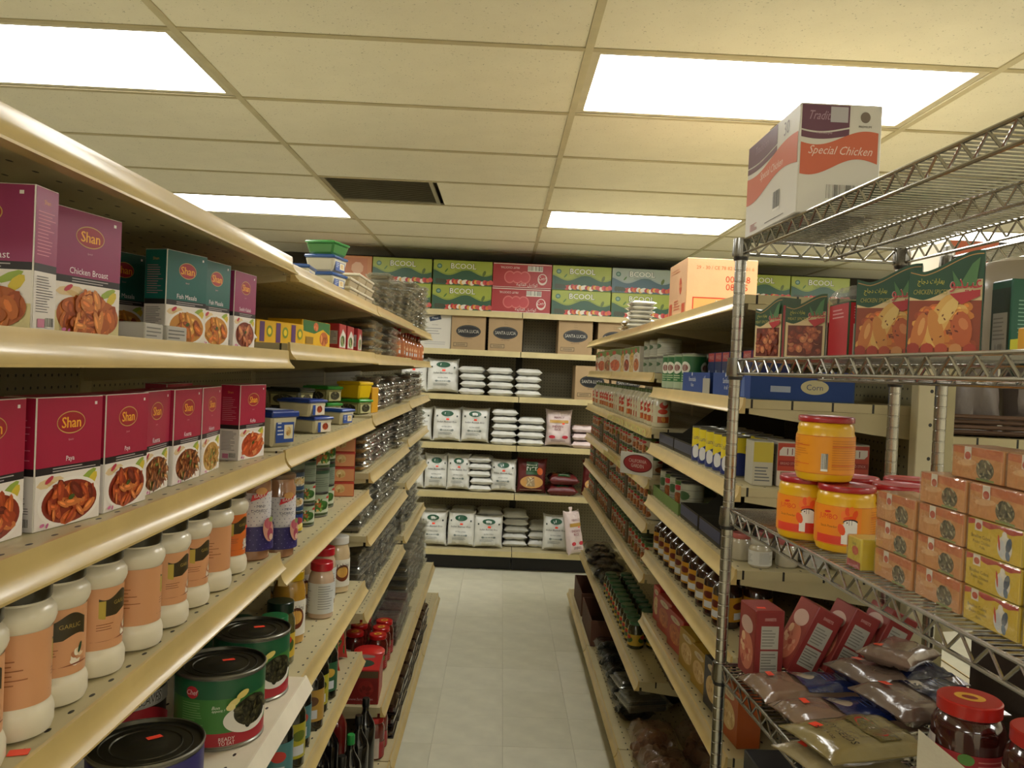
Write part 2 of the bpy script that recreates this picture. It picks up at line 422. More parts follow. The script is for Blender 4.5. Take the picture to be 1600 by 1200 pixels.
# ------------------------------------------------------------------ gondola shelving
CR = 'beb28a'      # cream enamel
def channel_pts(sg, h=.036):
    """price channel cross-section, outward from the shelf edge, sg = outward sign"""
    p = [(0, .003), (.005, .003), (.006, -.003), (.0065, -.012), (.009, -.020), (.014, -h + .008), (.020, -h + .003), (.020, -h), (0, -h)]
    return [(sg * a, b) for a, b in p]
def gondola(name, label, sg, Xback, bays, far_open=True, brackets_color=CR):
    """sg: side the shelves project to (+1 = towards +x). bays: (y0, y1, [(z, Xfront), ...])"""
    g = thing(name, label, 'shelving', (Xback, bays[0][0], 0))
    ox, oy = Xback, bays[0][0]
    for bi, (y0, y1, sh) in enumerate(bays):
        top = max(z for z, _ in sh)
        MB().box(min(0, -sg*.012), max(0, -sg*.012), y0 - oy + .026, y1 - oy - .026, .13, top + .02, '978e6a', 'pegboard').build('back_panel', g)
        for z, Xf in sh:
            w0, w1 = sorted((0, Xf - ox)); a, b = y0 - oy + .0015, y1 - oy - .0015
            s = MB(); base = z < .2
            s.box(w0, w1, a, b, z - .022, z, CR if Xf != -.41 else 'e0d6bd', 'deck')
            if base:
                kx = Xf - ox - sg * .05; s.box(*sorted((kx, kx - sg * .02)), a, b, 0.001, z - .022, 'a89e7c', 'shelf_paint')
            so = s.build('shelf', g)
            if Xf in (-.41,):
                MB().prism([(w1 + .0002, z - .030), (w1 + .0002, z + .004), (w1 + .004, z + .004), (w1 + .020, z - .026), (w1 + .018, z - .030)], a, b, 1, 'e8dfc9', 'shelf_paint').build('front_rail', so)
            else:
                MB().prism([(Xf - ox + sg * .0002 + p[0], z + p[1]) for p in channel_pts(sg)], a + .001, b - .001, 1, 'cab174', 'rail_paint').build('price_channel', so)
            if not base:
                for yb in (a + .002, b - .005):
                    xf = Xf - ox - sg * .01
                    MB().prism([(xf, z - .0225), (0, z - .0225), (0, z - .085), (sg * .12, z - .075), (xf, z - .036)], yb, yb + .003, 1, CR, 'shelf_paint').build('bracket', so)
    ends = [b[0] for b in bays] + [bays[-1][1]]
    for i, y in enumerate(ends):
        u = MB(); H_ = max(z for _, _, s in bays for z, _ in s) + .03
        u.box(*sorted((0.0, -sg * .03)), y - oy - .025, y - oy + .025, 0, H_, 'b0a67e', 'shelf_paint')
        u.build('upright', g)
    return g
LX = -.48; LBK = -.92
LB = [(.60, 1.823, [(1.840, LX), (1.633, LX), (1.407, LX), (1.185, LX), (.910, -.41), (.60, LX), (.13, -.36)]),
      (1.827, 3.043, [(1.826, LX), (1.652, LX), (1.411, LX), (1.145, LX), (.805, LX), (.54, LX), (.13, -.36)]),
      (3.047, 4.263, [(1.828, LX), (1.648, LX), (1.420, LX), (1.206, LX), (.970, LX), (.68, LX), (.33, -.40), (.13, -.36)]),
      (4.267, 5.36, [(1.820, LX), (1.642, LX), (1.427, LX), (1.225, LX), (1.0, LX), (.72, LX), (.33, -.40), (.13, -.36)])]
gondola('gondola_shelving', 'long cream gondola shelving run with spice boxes on the left side of the aisle', 1, LBK, LB)
RX = .60; RBK = 1.04
RB = [(2.0, 3.218, [(1.826, .585), (1.570, RX), (1.352, RX), (1.147, RX), (.930, RX), (.68, RX), (.13, .53)]),
      (3.222, 4.438, [(1.826, .585), (1.628, RX), (1.408, RX), (1.205, RX), (1.03, RX), (.83, RX), (.40, RX), (.13, .53)]),
      (4.442, 5.60, [(1.826, .585), (1.628, RX), (1.408, RX), (1.205, RX), (1.03, RX), (.83, RX), (.40, RX), (.13, .53)])]
gondola('gondola_shelving', 'long cream gondola shelving run on the right, starting behind the wire rack', -1, RBK, RB)
# the other aisle's side of the right run, seen end-on behind the wire rack
RB2 = [(2.0, 3.218, [(1.826, 1.56), (1.50, 1.56), (1.10, 1.56), (.68, 1.56), (.13, 1.60)]), (3.222, 4.438, [(1.826, 1.56), (1.50, 1.56), (1.10, 1.56), (.68, 1.56), (.13, 1.60)])]
gondola('gondola_shelving', 'cream shelving facing the next aisle, holding brown sacks', 1, 1.102, RB2)
ep = MB().rbox(.992, 1.056, 1.938, 1.972, 0, 1.83, 'c9bf9c', 'shelf_paint', .002)
for k in range(22): ep.decal(Decal().ell(0, 0, .0042, .0045, '14120e', 10), lambda a, b, o, k=k: (1.024 + a, 1.938 - o, .08 + k*.0805 + b))
tag(ep.build('end_post'), 'cream slotted end post of the right shelving run, behind the wire rack', 'post')

# shelving along the back wall
def back_unit():
    g = thing('gondola_shelving', 'cream shelving along the back wall with rice sacks and drink cartons', 'shelving', (0, 6.5, 0))
    heights = [2.068, 1.757, 1.400, 1.010, .622, .165]
    js = [-1.69, -.775, .140, 1.055, 1.97, 2.885]
    for x0, x1 in zip(js[:-1], js[1:]):
        MB().box(x0 + .027, x1 - .027, .52, .53, .15, 2.10, '8a8268', 'pegboard_back').build('back_panel', g)
        for z in heights:
            s = MB().box(x0 + .003, x1 - .003, 0, .515, z - .022, z, CR, 'shelf_paint')
            if z < .2: s.box(x0 + .003, x1 - .003, .09, .11, .001, z - .022, '1d1c1c', 'dark_paint')
            so = s.build('shelf', g)
            MB().box(x0 + .003, x1 - .003, -.006, -.0002, z - .042, z + .003, 'c8b988', 'rail_paint').build('price_channel', so)
            if z > .2:
                for xb in (x0 + .004, x1 - .007): MB().prism([(.01, z - .0225), (.515, z - .0225), (.515, z - .038), (.01, z - .034)], xb, xb + .003, 0, 'b5ab89', 'shelf_paint').build('bracket', so)
    for x in js: MB().box(x - .025, x + .025, .517, .55, 0, 2.12, '3a372e', 'dark_paint').build('upright', g)
back_unit()

# ------------------------------------------------------------------ chrome wire rack
def wire_rack(label, ox, oy, rz, W, D, zs, H_):
    """local x = towards the camera along the aisle face (length W), y = depth away from the aisle (D)"""
    g = thing('wire_rack', label, 'rack', (ox, oy, 0), rz)
    ch = 'b4b2ac'
    for (x, y) in ((0, 0), (W, 0), (0, D), (W, D)):
        p = MB(); prof = [(.0127, .02)]
        z = .05
        while z < H_ - .02:
            prof += [(.0127, z), (.0118, z + .001), (.0118, z + .003), (.0127, z + .004)]; z += .0254
        prof += [(.0127, H_), (.006, H_ + .004)]
        p.lathe(prof, ch, 'chrome', 12, Matrix.Translation((x, y, 0)))
        p.lathe([(.014, 0), (.014, .012), (.008, .02)], '4a4a48', 'plastic', 10, Matrix.Translation((x, y, 0)))
        p.build('post', g)
    for z in zs:
        s = MB(); h = .030; ri = .0032
        def truss(a, b, n, sh):
            a = Vector(a); b = Vector(b)
            s.tube(a, b, ri, ch); s.tube(a - Vector((0, 0, h)), b - Vector((0, 0, h)), ri, ch)
            for k in range(n):
                p = a.lerp(b, k / n); q = a.lerp(b, (k + .5) / n); e = a.lerp(b, (k + 1) / n)
                s.tube(p - Vector((0, 0, .002)), q - Vector((0, 0, h - .002)), .0022, ch, n=6); s.tube(q - Vector((0, 0, h - .002)), e - Vector((0, 0, .002)), .0022, ch, n=6)
        truss((.015, 0, z), (W - .015, 0, z), int(W / .052), 0); truss((.015, D, z), (W - .015, D, z), int(W / .052), 0)
        truss((0, .015, z), (0, D - .015, z), int(D / .052), 0); truss((W, .015, z), (W, D - .015, z), int(D / .052), 0)
        truss((.015, D * .5, z - .006), (W - .015, D * .5, z - .006), int(W / .052), 0)
        so = s.build('wire_shelf', g)
        w = MB(); n = int(W / .0165)
        for k in range(1, n):
            x = W * k / n; w.tube((x, .002, z + .0015), (x, D - .002, z + .0015), .0017, ch, n=6)
        w.build('shelf_wires', so)
        for (x, y) in ((0, 0), (W, 0), (0, D), (W, D)):
            c = MB(); c.lathe([(.0185, z - .036), (.0195, z - .030), (.0175, z + .004), (.0150, z + .004)], '8f8d88', 'chrome', 14, Matrix.Translation((x, y, 0)))
            c.lathe([(.0155, z - .044), (.0165, z - .037)], '22211f', 'plastic', 12, Matrix.Translation((x, y, 0)))
            c.build('corner_clamp', so)
    return g
RKZ = [1.922, 1.660, 1.330, .985, .60, .14]
RKR = -PI / 2 + .052
wire_rack('chrome wire shelving rack standing in the right foreground of the aisle', .513, 1.80, RKR, 1.22, .365, RKZ, 1.921)
wire_rack('second chrome wire rack back to back behind the foreground rack', .972, 1.80, RKR, 1.22, .365, [1.905, 1.30, .60, .14], 1.93)
# ================================================================== product builders
# every product stands on z=0 with its front towards local -y
PAL = dict(
    broast=['b4602e', 'c8743a', 'a04c22', 'd58a4a', '8c3f1c', 'c26a30'], curry=['8a2f18', 'a8431f', 'c4602c', '6e2412', 'b9522a', 'd07a40'],
    keema=['8a4a26', 'a86434', '6f7a34', '95572c', 'c08a50', '5f3a1e'], haleem=['c8994c', 'b98a3e', 'd8b06a', 'a8762e', '8f9a48'],
    kofta=['c0562a', 'd0703c', 'a6401c', 'b64a22', 'de8a54'], fish=['c98a3c', 'b06a2a', 'e0a858', '9a4a22', 'd0742e'], kebab=['7c3420', '95452c', '6a2a1a', 'a85c3c', 'c07a50'],
    leaves=['2c2a18', '3a381f', '242312', '45422a', '1d1c10'], chicken=['c87a30', 'd89a48', 'b8602a', 'e0b060', '9c4420', 'cc6a2c'],
    fruit=['c8402e', 'd87a30', 'e0b040', '8aa040', 'a83024', '5e7a2c'], chick=['d0b070', 'c0985a', 'a87a3c', 'e0c890'], herbs=['3c3a28', '57543c', '6e6a4c', '2e2c1e', '7e7a5c'],
    veg=['3e6a2c', '7a9a48', 'b0582c', 'c8a858', '2c4e22', 'd8d0a0'])
def stick(D, x, y, s=.008): D.poly([(x - s, y - s*.5), (x + s*.9, y - s*.55), (x + s, y + s*.5), (x - s*.85, y + s*.6)], 'ff4a30')

def spice_box(label, top, name, pal, seed, w=.116, d=.042, h=.153, logo='Shan', plate='f2ece4'):
    g = thing('spice_box', label, 'box')
    MB().rbox(-w/2, w/2, -d/2, d/2, 0, h, 'ece6de', 'print', .0005).build('carton', g)
    D = Decal(); t = h * .47; b = h * .415
    D.rect(-w/2+.001, w/2-.001, t, h-.001, top); D.rect(-w/2+.001, w/2-.001, b, t, '231c1e')
    D.lines(-w*.25, w*.42, b + .001, t - .001, 'b8b0b0', 2, seed)
    D.rect(-w/2+.001, w/2-.001, .001, b, 'ece4dc')
    cy = h * .80
    D.ell(0, cy, w*.215, h*.088, 'c9a25a', 24); D.ell(0, cy, w*.205, h*.080, 'a3202c' if 'a' in top else '9c2230', 24)
    D.text(logo, 0, cy, h*.085, 'f4b030', w*.36); D.text(logo, w*.006, cy, h*.085, 'f4b030', w*.36)
    D.text('Special', 0, h*.665, h*.02, 'd8a0a8', w*.2, shear=.3)
    D.rect(w*.36, w*.40, h*.93, h*.955, 'e8e0dc')
    D.text(name, 0, h*.515, h*.05, 'f4eaf0', w*.8)
    rr = random.Random(seed)
    D.blob(-w*.28, b*.85, w*.2, h*.04, .1, 'e2c89a'); D.blob(-w*.2, b*.78, w*.17, h*.025, -.3, 'd6b47c'); D.blob(w*.3, b*.88, w*.13, h*.03, .4, '9ab048'); D.blob(w*.36, b*.78, w*.1, h*.04, .8, 'd8c040')
    D.blob(-w*.3, b*.9, w*.07, h*.02, .5, 'c03a50')
    if pal == 'broast':
        D.rect(-w/2+.001, w/2-.001, .001, b*.45, 'dccf98'); D.food(-w*.2, b*.4, w*.26, b*.34, PAL[pal], seed, 26, .42); D.food(w*.2, b*.38, w*.26, b*.34, PAL[pal], seed + 1, 26, .42); D.food(0, b*.62, w*.22, b*.26, PAL[pal], seed + 2, 25, .45); D.food(.0, b*.24, w*.3, b*.20, PAL[pal], seed + 3, 25, .4)
    else:
        n_, z_ = dict(curry=(34, .30), keema=(110, .13), haleem=(90, .11), kofta=(25, .36), fish=(28, .34), kebab=(28, .30)).get(pal, (46, .24))
        D.food(w*.02, b*.44, w*.42, b*.40, PAL[pal], seed, n_, z_, plate)
    if pal != 'broast': D.blob(w*.02, b*.52, w*.05, b*.05, .3, '4a5a24')
    D.blob(-w*.4, b*.1, w*.035, h*.014, .2, 'd070a0'); D.blob(-w*.33, b*.08, w*.03, h*.012, 1, 'c05890')
    MB().decal(D, on_front(-d/2)).build('front_label', g)
    S = MB()
    for sg in (-1, 1):
        E = Decal()
        E.rect(-d/2+.001, d/2-.001, t, h-.001, top); E.rect(-d/2+.001, d/2-.001, b, t, '231c1e')
        E.rect(-d/2+.001, d/2-.001, .001, b, 'e2dbd6')
        E.text(logo, 0, h*.90, h*.03, 'e09a50', d*.7); E.lines(-d*.38, d*.36, h*.52, h*.84, 'd88a98', 13, seed, .22)
        E.lines(-d*.38, d*.38, h*.13, h*.39, '6a6468', 14, seed + 1, .3); E.rect(-d*.3, d*.0, h*.03, h*.09, 'c87a9a'); E.bars(d*.03, d*.38, h*.03, h*.1, seed)
        MB().decal(E, on_side(sg * w/2, sg)).build('side_label', g)
    E = Decal(); E.rect(-w/2+.001, w/2-.001, -d/2+.001, d/2-.001, top); E.rect(-w*.46, w*.46, -d*.02, d*.0, '5a1020')
    MB().decal(E, on_top(h)).build('top_flap', g)
    return Proto(g)

def mayo_jar(label, variant=0):
    g = thing('mayonnaise_jar', label, 'jar'); R = .0385
    pf = [(.030, 0), (.036, .003), (R, .010), (R, .024), (.0365, .031), (.0345, .034), (.0342, .036), (.0338, .038), (.0338, .112), (.0345, .115), (.0368, .119), (R, .125), (.0378, .133), (.034, .139), (.030, .142), (.030, .145)]
    MB().lathe(pf, 'e2d9c0', 'plastic', 36).build('jar_body', g)
    MB().lathe([(.0325, .1452), (.0335, .147), (.0335, .166), (.0325, .169), (.026, .1695)], '2e2a1a', 'plastic', 36).build('lid', g)
    D = Decal(.002, .0012); r = .0338; P = PI * r
    D.fn(-P, P, .0365, .1145, 'd49a6c' if not variant else 'd9702c', 60)
    D.fn(-.024, .026, .078, lambda x: .104 + .005*math.sin(x*130 + .5), '3a3018')
    D.fn(-.024, -.016, .074, .098, 'b8a03c')
    D.fn(-.030, .030, .0725, lambda x: .079 + .0045*math.sin(x*110), 'd49a6c' if not variant else 'd9702c')
    D.text('GARLIC', .006, .094, .005, 'a89048', .026)
    D.lines(-.026, .000, .060, .070, '8c5030', 3, 4, .25)
    rr = random.Random(3 + variant)
    for i in range(14): D.blob(.014 + rr.uniform(-.008, .010), .056 + rr.uniform(-.007, .008), .0045, .0033, rr.uniform(0, 3), rr.choice(['e6c8a0', 'c89068', 'b87850', 'eee0c8'] if not variant else ['f0e8dc', 'e0d4c4', 'cfc0b0']), 7)
    D.blob(.018, .066, .0022, .007, -.3, '2e4a30')
    D.fn(-.032, .03, .0475, lambda x: .0482 + .0012*math.sin(x*90), '8a4a2c')
    for k in (-1, 1): D.lines(k*.075 - .02, k*.075 + .02, .06, .09, '9c6038', 6, 8, .25)
    if variant: stick(D, .016, .088, .006)
    MB().decal(D, on_cyl(r)).build('label', g)
    return Proto(g)

def big_can(label, r, h, kind):
    g = thing('food_can', label, 'can')
    pf = [(r-.002, 0), (r, .001), (r, .004), (r-.002, .006), (r-.002, h-.007), (r, h-.005), (r+.0006, h-.002), (r-.001, h), (r-.0025, h-.001), (r-.004, h-.006), (r*.80, h-.006), (r*.79, h-.0048), (r*.77, h-.0062), (r*.62, h-.0062), (r*.61, h-.005), (r*.59, h-.0064), (r*.30, h-.0064), (r*.28, h-.0055), (r*.02, h-.0056)]
    cl = ['8c8a80'] * 8 + ['4c4a3e'] * 10
    MB().lathe(pf, cl, 'tin', 56).build('can_body', g)
    rl = r - .002; P = PI * rl; D = Decal(.003, .0008); a, b = .008, h - .009; H_ = b - a
    y = lambda t: a + H_ * t
    if kind == 'leaf':
        D.fn(-P, P, a, b, '3f7a34', 80); D.fn(-P, P, y(.72), y(1), '1f5a38', 80); D.fn(-P, P, a, y(.20), 'a82430', 80)
        D.fn(-P, -P*.42, a, b, 'd8d8d0')
        D.ell(-P*.19, y(.82), .012, .011, 'c02030'); D.text('Chef', -P*.19, y(.82), .009, 'f4e8e0', .022, shear=.2)
        D.lines(-P*.27, -P*.10, y(.28), y(.68), '8ab070', 11, 2, .22); D.bars(-P*.25, -P*.15, y(.02), y(.17), 1)
        D.text('Bon', -P*.015, y(.60), .006, 'e8ecd8', shear=.3); D.text('appetit !', P*.0, y(.545), .006, 'e8ecd8', .022, shear=.3)
        D.ell(P*.235, y(.38), P*.20, H_*.23, 'e6e2d8'); D.food(P*.26, y(.47), P*.155, H_*.23, PAL['leaves'], 5, 70, .2)
        D.blob(P*.10, y(.66), .012, .006, .6, 'e0d084')
        D.blob(P*.08, y(.60), .008, .006, .2, 'e8d890', 5); D.blob(P*.16, y(.77), .012, .006, .5, 'dcc870', 5)
        D.text('READY', P*.06, y(.125), .0065, 'f0dcd8', .026); D.text('TO EAT', P*.06, y(.06), .0065, 'f0dcd8', .026)
    elif kind == 'grape':
        D.fn(-P, P, a, b, '26241c', 80); D.fn(-P*.55, -P*.12, a, b, '4a4638')
        D.food(-P*.35, y(.35), P*.18, H_*.3, PAL['leaves'], 7, 40, .25)
        D.fn(-P*.2, P*.6, a, lambda x: y(.24) + .02*math.sin(x*30), 'b02832'); D.ell(P*.08, y(.80), .024, .020, 'b02430'); D.text('Chef', P*.08, y(.82), .020, 'f0e6e0', .046, shear=.25)
        D.fn(-P*.18, P*.5, y(.40), y(.62), 'b8b8b0'); D.text('GRAPE LEAVES', P*.16, y(.52), .018, '161412', .105, out='f4f2ea')
    else:
        D.fn(-P, P, a, b, '38346e', 80); D.fn(-P, P, a, y(.5), 'd8d6ce', 80)
        D.text('Stuffed Leaves', P*.05, y(.38), .008, '33304e', .06, shear=.2); D.text('Ready to Eat', P*.06, y(.26), .008, '33304e', .05, shear=.2)
        D.ell(P*.0, y(.78), .022, .014, 'c02030'); D.text('Chef', 0, y(.78), .012, 'f4e8e0')
        D.ell(-P*.35, y(.5), .02, .025, '9a8a50')
    MB().decal(D, on_cyl(rl)).build('label', g)
    E = Decal(); E.poly([(.004, .01), (.026, .014), (.022, .024), (.001, .020)], 'ff5038')
    MB().decal(E, on_top(h - .005)).build('price_sticker', g)
    return Proto(g)

def canister(label):
    g = thing('snack_canister', label, 'canister'); r, h = .040, .186
    MB().lathe([(r-.003, 0), (r, .003), (r, h-.02), (r-.004, h-.012), (r-.004, h)], 'a57858', 'glass_jar', 36).build('jar_body', g)
    MB().lathe([(r-.002, h+.0003), (r-.001, h+.002), (r-.001, h+.010), (r-.006, h+.012)], '7a6048', 'plastic', 30).build('lid', g)
    D = Decal(.0022, .0008); P = PI * r
    D.fn(-P, P, .022, .145, 'dad6d8', 60)
    for i in range(24):
        for j in range(9):
            x = -P + (i + .5*(j % 2)) * P/12; D.blob(x, .078 + j*.0078, .0011, .0011, 0, '6a6488', 6)
    D.fn(-P, P, .022, .074, '342c6c', 60)
    for i in range(22):
        for j in range(5): D.blob(-P + (i + .5*(j % 2)) * P/11, .027 + j*.010, .0011, .0011, 0, '7a72b0', 5)
    D.blob(.005, .150, .010, .008, 0, 'd8a060', 10); D.poly([(-.013, .128), (.012, .138), (.018, .150), (-.010, .142)], 'd83040'); D.text('BARA', .003, .140, .007, 'f0e0dc', .020)
    D.text('MINI', .004, .118, .006, '2c3458', .013); D.text('CHURROS', .002, .108, .006, '2c3458', .026)
    D.blob(.022, .066, .012, .026, .15, 'cf9a86', 14); D.blob(.020, .080, .008, .012, .1, 'b8546a', 12); D.blob(.026, .056, .0075, .014, .1, 'a84a5e', 12); D.blob(.028, .05, .005, .007, .1, 'e0c0a8', 10); D.blob(.026, .088, .005, .006, 0, '8a9a5a')
    MB().decal(D, on_cyl(r)).build('label', g)
    return Proto(g)

def tub(label, w, d, h, body, lid, kind=None, seed=0, mat='plastic'):
    g = thing('food_tub', label, 'tub')
    MB().rbox(-w/2, w/2, -d/2, d/2, 0, h*.86, body, mat, .006, taper=.006).build('tub_body', g)
    L = MB(); L.rbox(-w/2-.003, w/2+.003, -d/2-.003, d/2+.003, h*.80, h*.97, lid, 'plastic', .003); L.rbox(-w/2+.006, w/2-.006, -d/2+.006, d/2-.006, h*.97, h, lid, 'plastic', .002)
    L.build('lid', g)
    if kind:
        S = MB()
        for sg in (-1, 1):
            E = Decal(base=.002)
            if kind == 'blue':
                E.rect(-d*.34, d*.36, h*.12, h*.76, '2c4c94'); E.rect(-d*.02, d*.32, h*.22, h*.60, 'dcd2b0'); E.food(d*.15, h*.42, d*.10, h*.13, PAL['chick'], seed, 10, .4); E.lines(-d*.28, -d*.06, h*.3, h*.7, 'c8d0e0', 4, seed)
            elif kind == 'pic':
                E.rect(-d*.3, d*.4, h*.1, h*.74, 'd8cdb8'); E.food(d*.1, h*.42, d*.16, h*.2, PAL['curry'], seed, 14, .4); E.rect(-d*.3, -d*.15, h*.1, h*.74, '2c4c94')
            elif kind == 'herb':
                E.rect(-d*.4, d*.4, h*.1, h*.74, 'b4b080'); E.food(0, h*.42, d*.3, h*.26, PAL['herbs'], seed, 24, .25); E.text('Olives', 0, h*.45, h*.16, '24301c', d*.5)
            MB().decal(E, on_side(sg * (w/2 - .003), sg)).build('side_label', g)
        E = Decal(base=.001)
        if kind == 'herb': E.rect(-w*.38, w*.38, h*.1, h*.74, 'b4b080'); E.food(0, h*.42, w*.32, h*.24, PAL['herbs'], seed + 3, 26, .25); E.text('Fresh', 0, h*.42, h*.16, '24301c', w*.4)
        if kind == 'herb': MB().decal(E, on_front(-d/2 + .002)).build('front_label', g)
    E = Decal(); E.rect(-w*.36, w*.36, -d*.3, d*.3, 'b8bcc8' if kind == 'blue' else lid)
    if kind: MB().decal(E, on_top(h)).build('lid_label', g)
    return Proto(g)

def clam_mb(w, d, h, food, seed=0, frac=.8):
    m = MB(); b = .004
    rr = random.Random(seed)
    m.rbox(-w/2+.004, w/2-.004, -d/2+.004, d/2-.004, 0, h*.62, (1, 1, 1), 'clear', b, taper=.010)
    m.rbox(-w/2-.003, w/2+.003, -d/2-.003, d/2+.003, h*.56, h*.66, (1, 1, 1), 'clear', .001)
    m.rbox(-w/2+.010, w/2-.010, -d/2+.010, d/2-.010, h*.66, h, (1, 1, 1), 'clear', .007)
    if food:
        m.rbox(-w/2+.017, w/2-.017, -d/2+.017, d/2-.017, .002, h*frac, food, 'food', .006)
        for k in range(14):
            x, y = rr.uniform(-w*.36, w*.36), rr.uniform(-d*.36, d*.36); s = rr.uniform(.006, .010)
            m.lathe([(s, 0), (s*.8, s*.5), (s*.3, s*.75)], food, 'food', 7, Matrix.Translation((x, y, h*frac - .001)), caps=False)
    # embossed ribs catch the light
    for k in range(6):
        x = -w/2 + w*(k + .7)/6.4
        pass
    return m
_mc = {}
def clam(label, group, loc, rz, w=.15, d=.125, h=.036, food='6a4a2c', name='clear_container', cat='container', frac=.8, seed=0):
    k = (w, d, h, food, frac, seed)
    if k not in _mc: _mc[k] = clam_mb(w, d, h, food, seed, frac).mesh(name)
    o = bpy.data.objects.new(name, _mc[k]); COL.objects.link(o); o.location = loc; o.rotation_euler = (0, 0, rz)
    return tag(o, label, cat, group)
def put(name, key, mb_fn, label, cat, group, loc, rz=0, rot=None, scale=None):
    """single-mesh thing, sharing its mesh through a key"""
    if key not in _mc: _mc[key] = mb_fn().mesh(name)
    o = bpy.data.objects.new(name, _mc[key]); COL.objects.link(o); o.location = loc; o.rotation_euler = rot or (0, 0, rz)
    if scale: o.scale = scale
    return tag(o, label, cat, group)

def can_mb(r, h, bg, kind, seed=0, top='8e8c84', n=20):
    def f():
        m = MB(); rl = r - .001
        m.lathe([(rl, 0), (r, .001), (r, .003), (rl, .004), (rl, h-.004), (r, h-.003), (r, h-.0005), (rl-.001, h), (rl-.0025, h-.003), (rl*.5, h-.003), (.001, h-.0032)], [top]*3 + [bg] + [top]*6, 'tin', n)
        D = Decal(.003, .0010); P = PI * rl; y = lambda t: .005 + (h - .010) * t; Hh = h - .010
        D.fn(-P, P, y(0), y(1), bg, 28)
        if kind == 'tomato':
            D.fn(-P, P, y(.86), y(1), '34502a', 28)
            for k in (-1, 0, 1): D.ell(k*P*.62 + .002, y(.74), P*.13, Hh*.09, 'a83424', 8); D.blob(k*P*.62 + .002, y(.83), P*.08, Hh*.03, .3, '3f7a30'); D.food(k*P*.62, y(.26), P*.20, Hh*.19, PAL['keema'], seed + k, 10, .4); D.lines(k*P*.62 - P*.16, k*P*.62 + P*.16, y(.46), y(.60), '6a3020', 2, 1)
        elif kind == 'bean':
            D.fn(-P, P, y(.86), y(1), '44602c', 28)
            for k in (-1, 0, 1): D.ell(k*P*.62, y(.75), P*.16, Hh*.1, 'a82430', 8); D.food(k*P*.62, y(.32), P*.24, Hh*.26, PAL['keema'], seed + k, 12, .35)
        elif kind == 'green':
            D.fn(-P, P, y(.2), y(.95), '2c6a38', 28)
            for k in (-1, 0, 1): D.ell(k*P*.62, y(.62), P*.17, Hh*.18, 'd8d8c8', 10); D.ell(k*P*.62, y(.62), P*.11, Hh*.1, '7a2820', 8); D.lines(k*P*.62 - P*.14, k*P*.62 + P*.14, y(.22), y(.42), 'b8c8a0', 3, 1)
        elif kind == 'white':
            D.lines(-P*.9, P*.9, y(.1), y(.85), '8c8a78', 8, 3, .3); D.ell(0, y(.6), P*.2, Hh*.16, '3c5a34', 8)
        elif kind == 'hummus':
            D.fn(-P, P, y(0), y(.14), '2c4a6a', 28); D.ell(0, y(.5), P*.34, Hh*.28, 'd8d0c0', 14); D.food(0, y(.52), P*.27, Hh*.2, PAL['chick'], seed, 14, .3); D.blob(P*.1, y(.7), P*.05, Hh*.05, 0, '4a5a24')
        elif kind == 'vegcan':
            D.fn(-P, P, y(.78), y(1), '9aa88a', 28); D.fn(-P, P, y(0), y(.12), '3c4a2c', 28); D.food(-P*.02, y(.48), P*.32, Hh*.26, PAL['veg'], seed, 22, .3); D.ell(P*.3, y(.85), P*.1, Hh*.07, 'b03028', 8); D.lines(P*.45, P*.85, y(.2), y(.7), '6c7460', 5, 2)
        elif kind == 'grey':
            D.lines(-P*.5, P*.5, y(.2), y(.7), '505848', 5, 2, .25); D.fn(-P, P, y(.85), y(1), '2f4a34', 28)
        elif kind == 'bluey':
            D.fn(-P, P, y(0), y(.4), 'c8a820', 28); D.ell(0, y(.6), P*.22, Hh*.22, 'b83a30', 10); D.blob(P*.1, y(.3), P*.14, Hh*.14, .4, 'e8d890')
        elif kind == 'puck':
            D.fn(-P, P, lambda x: y(.48) + Hh*.12*math.sin(x*40), y(1), 'd8c428', 28)
            for k in (-1, 0, 1): D.ell(k*P*.62, y(.28), P*.12, Hh*.2, 'd0d0d0', 10); D.text('Luna', k*P*.62, y(.72), Hh*.14, '26306c', P*.34)
        m.decal(D, on_cyl(rl)); return m
    return f

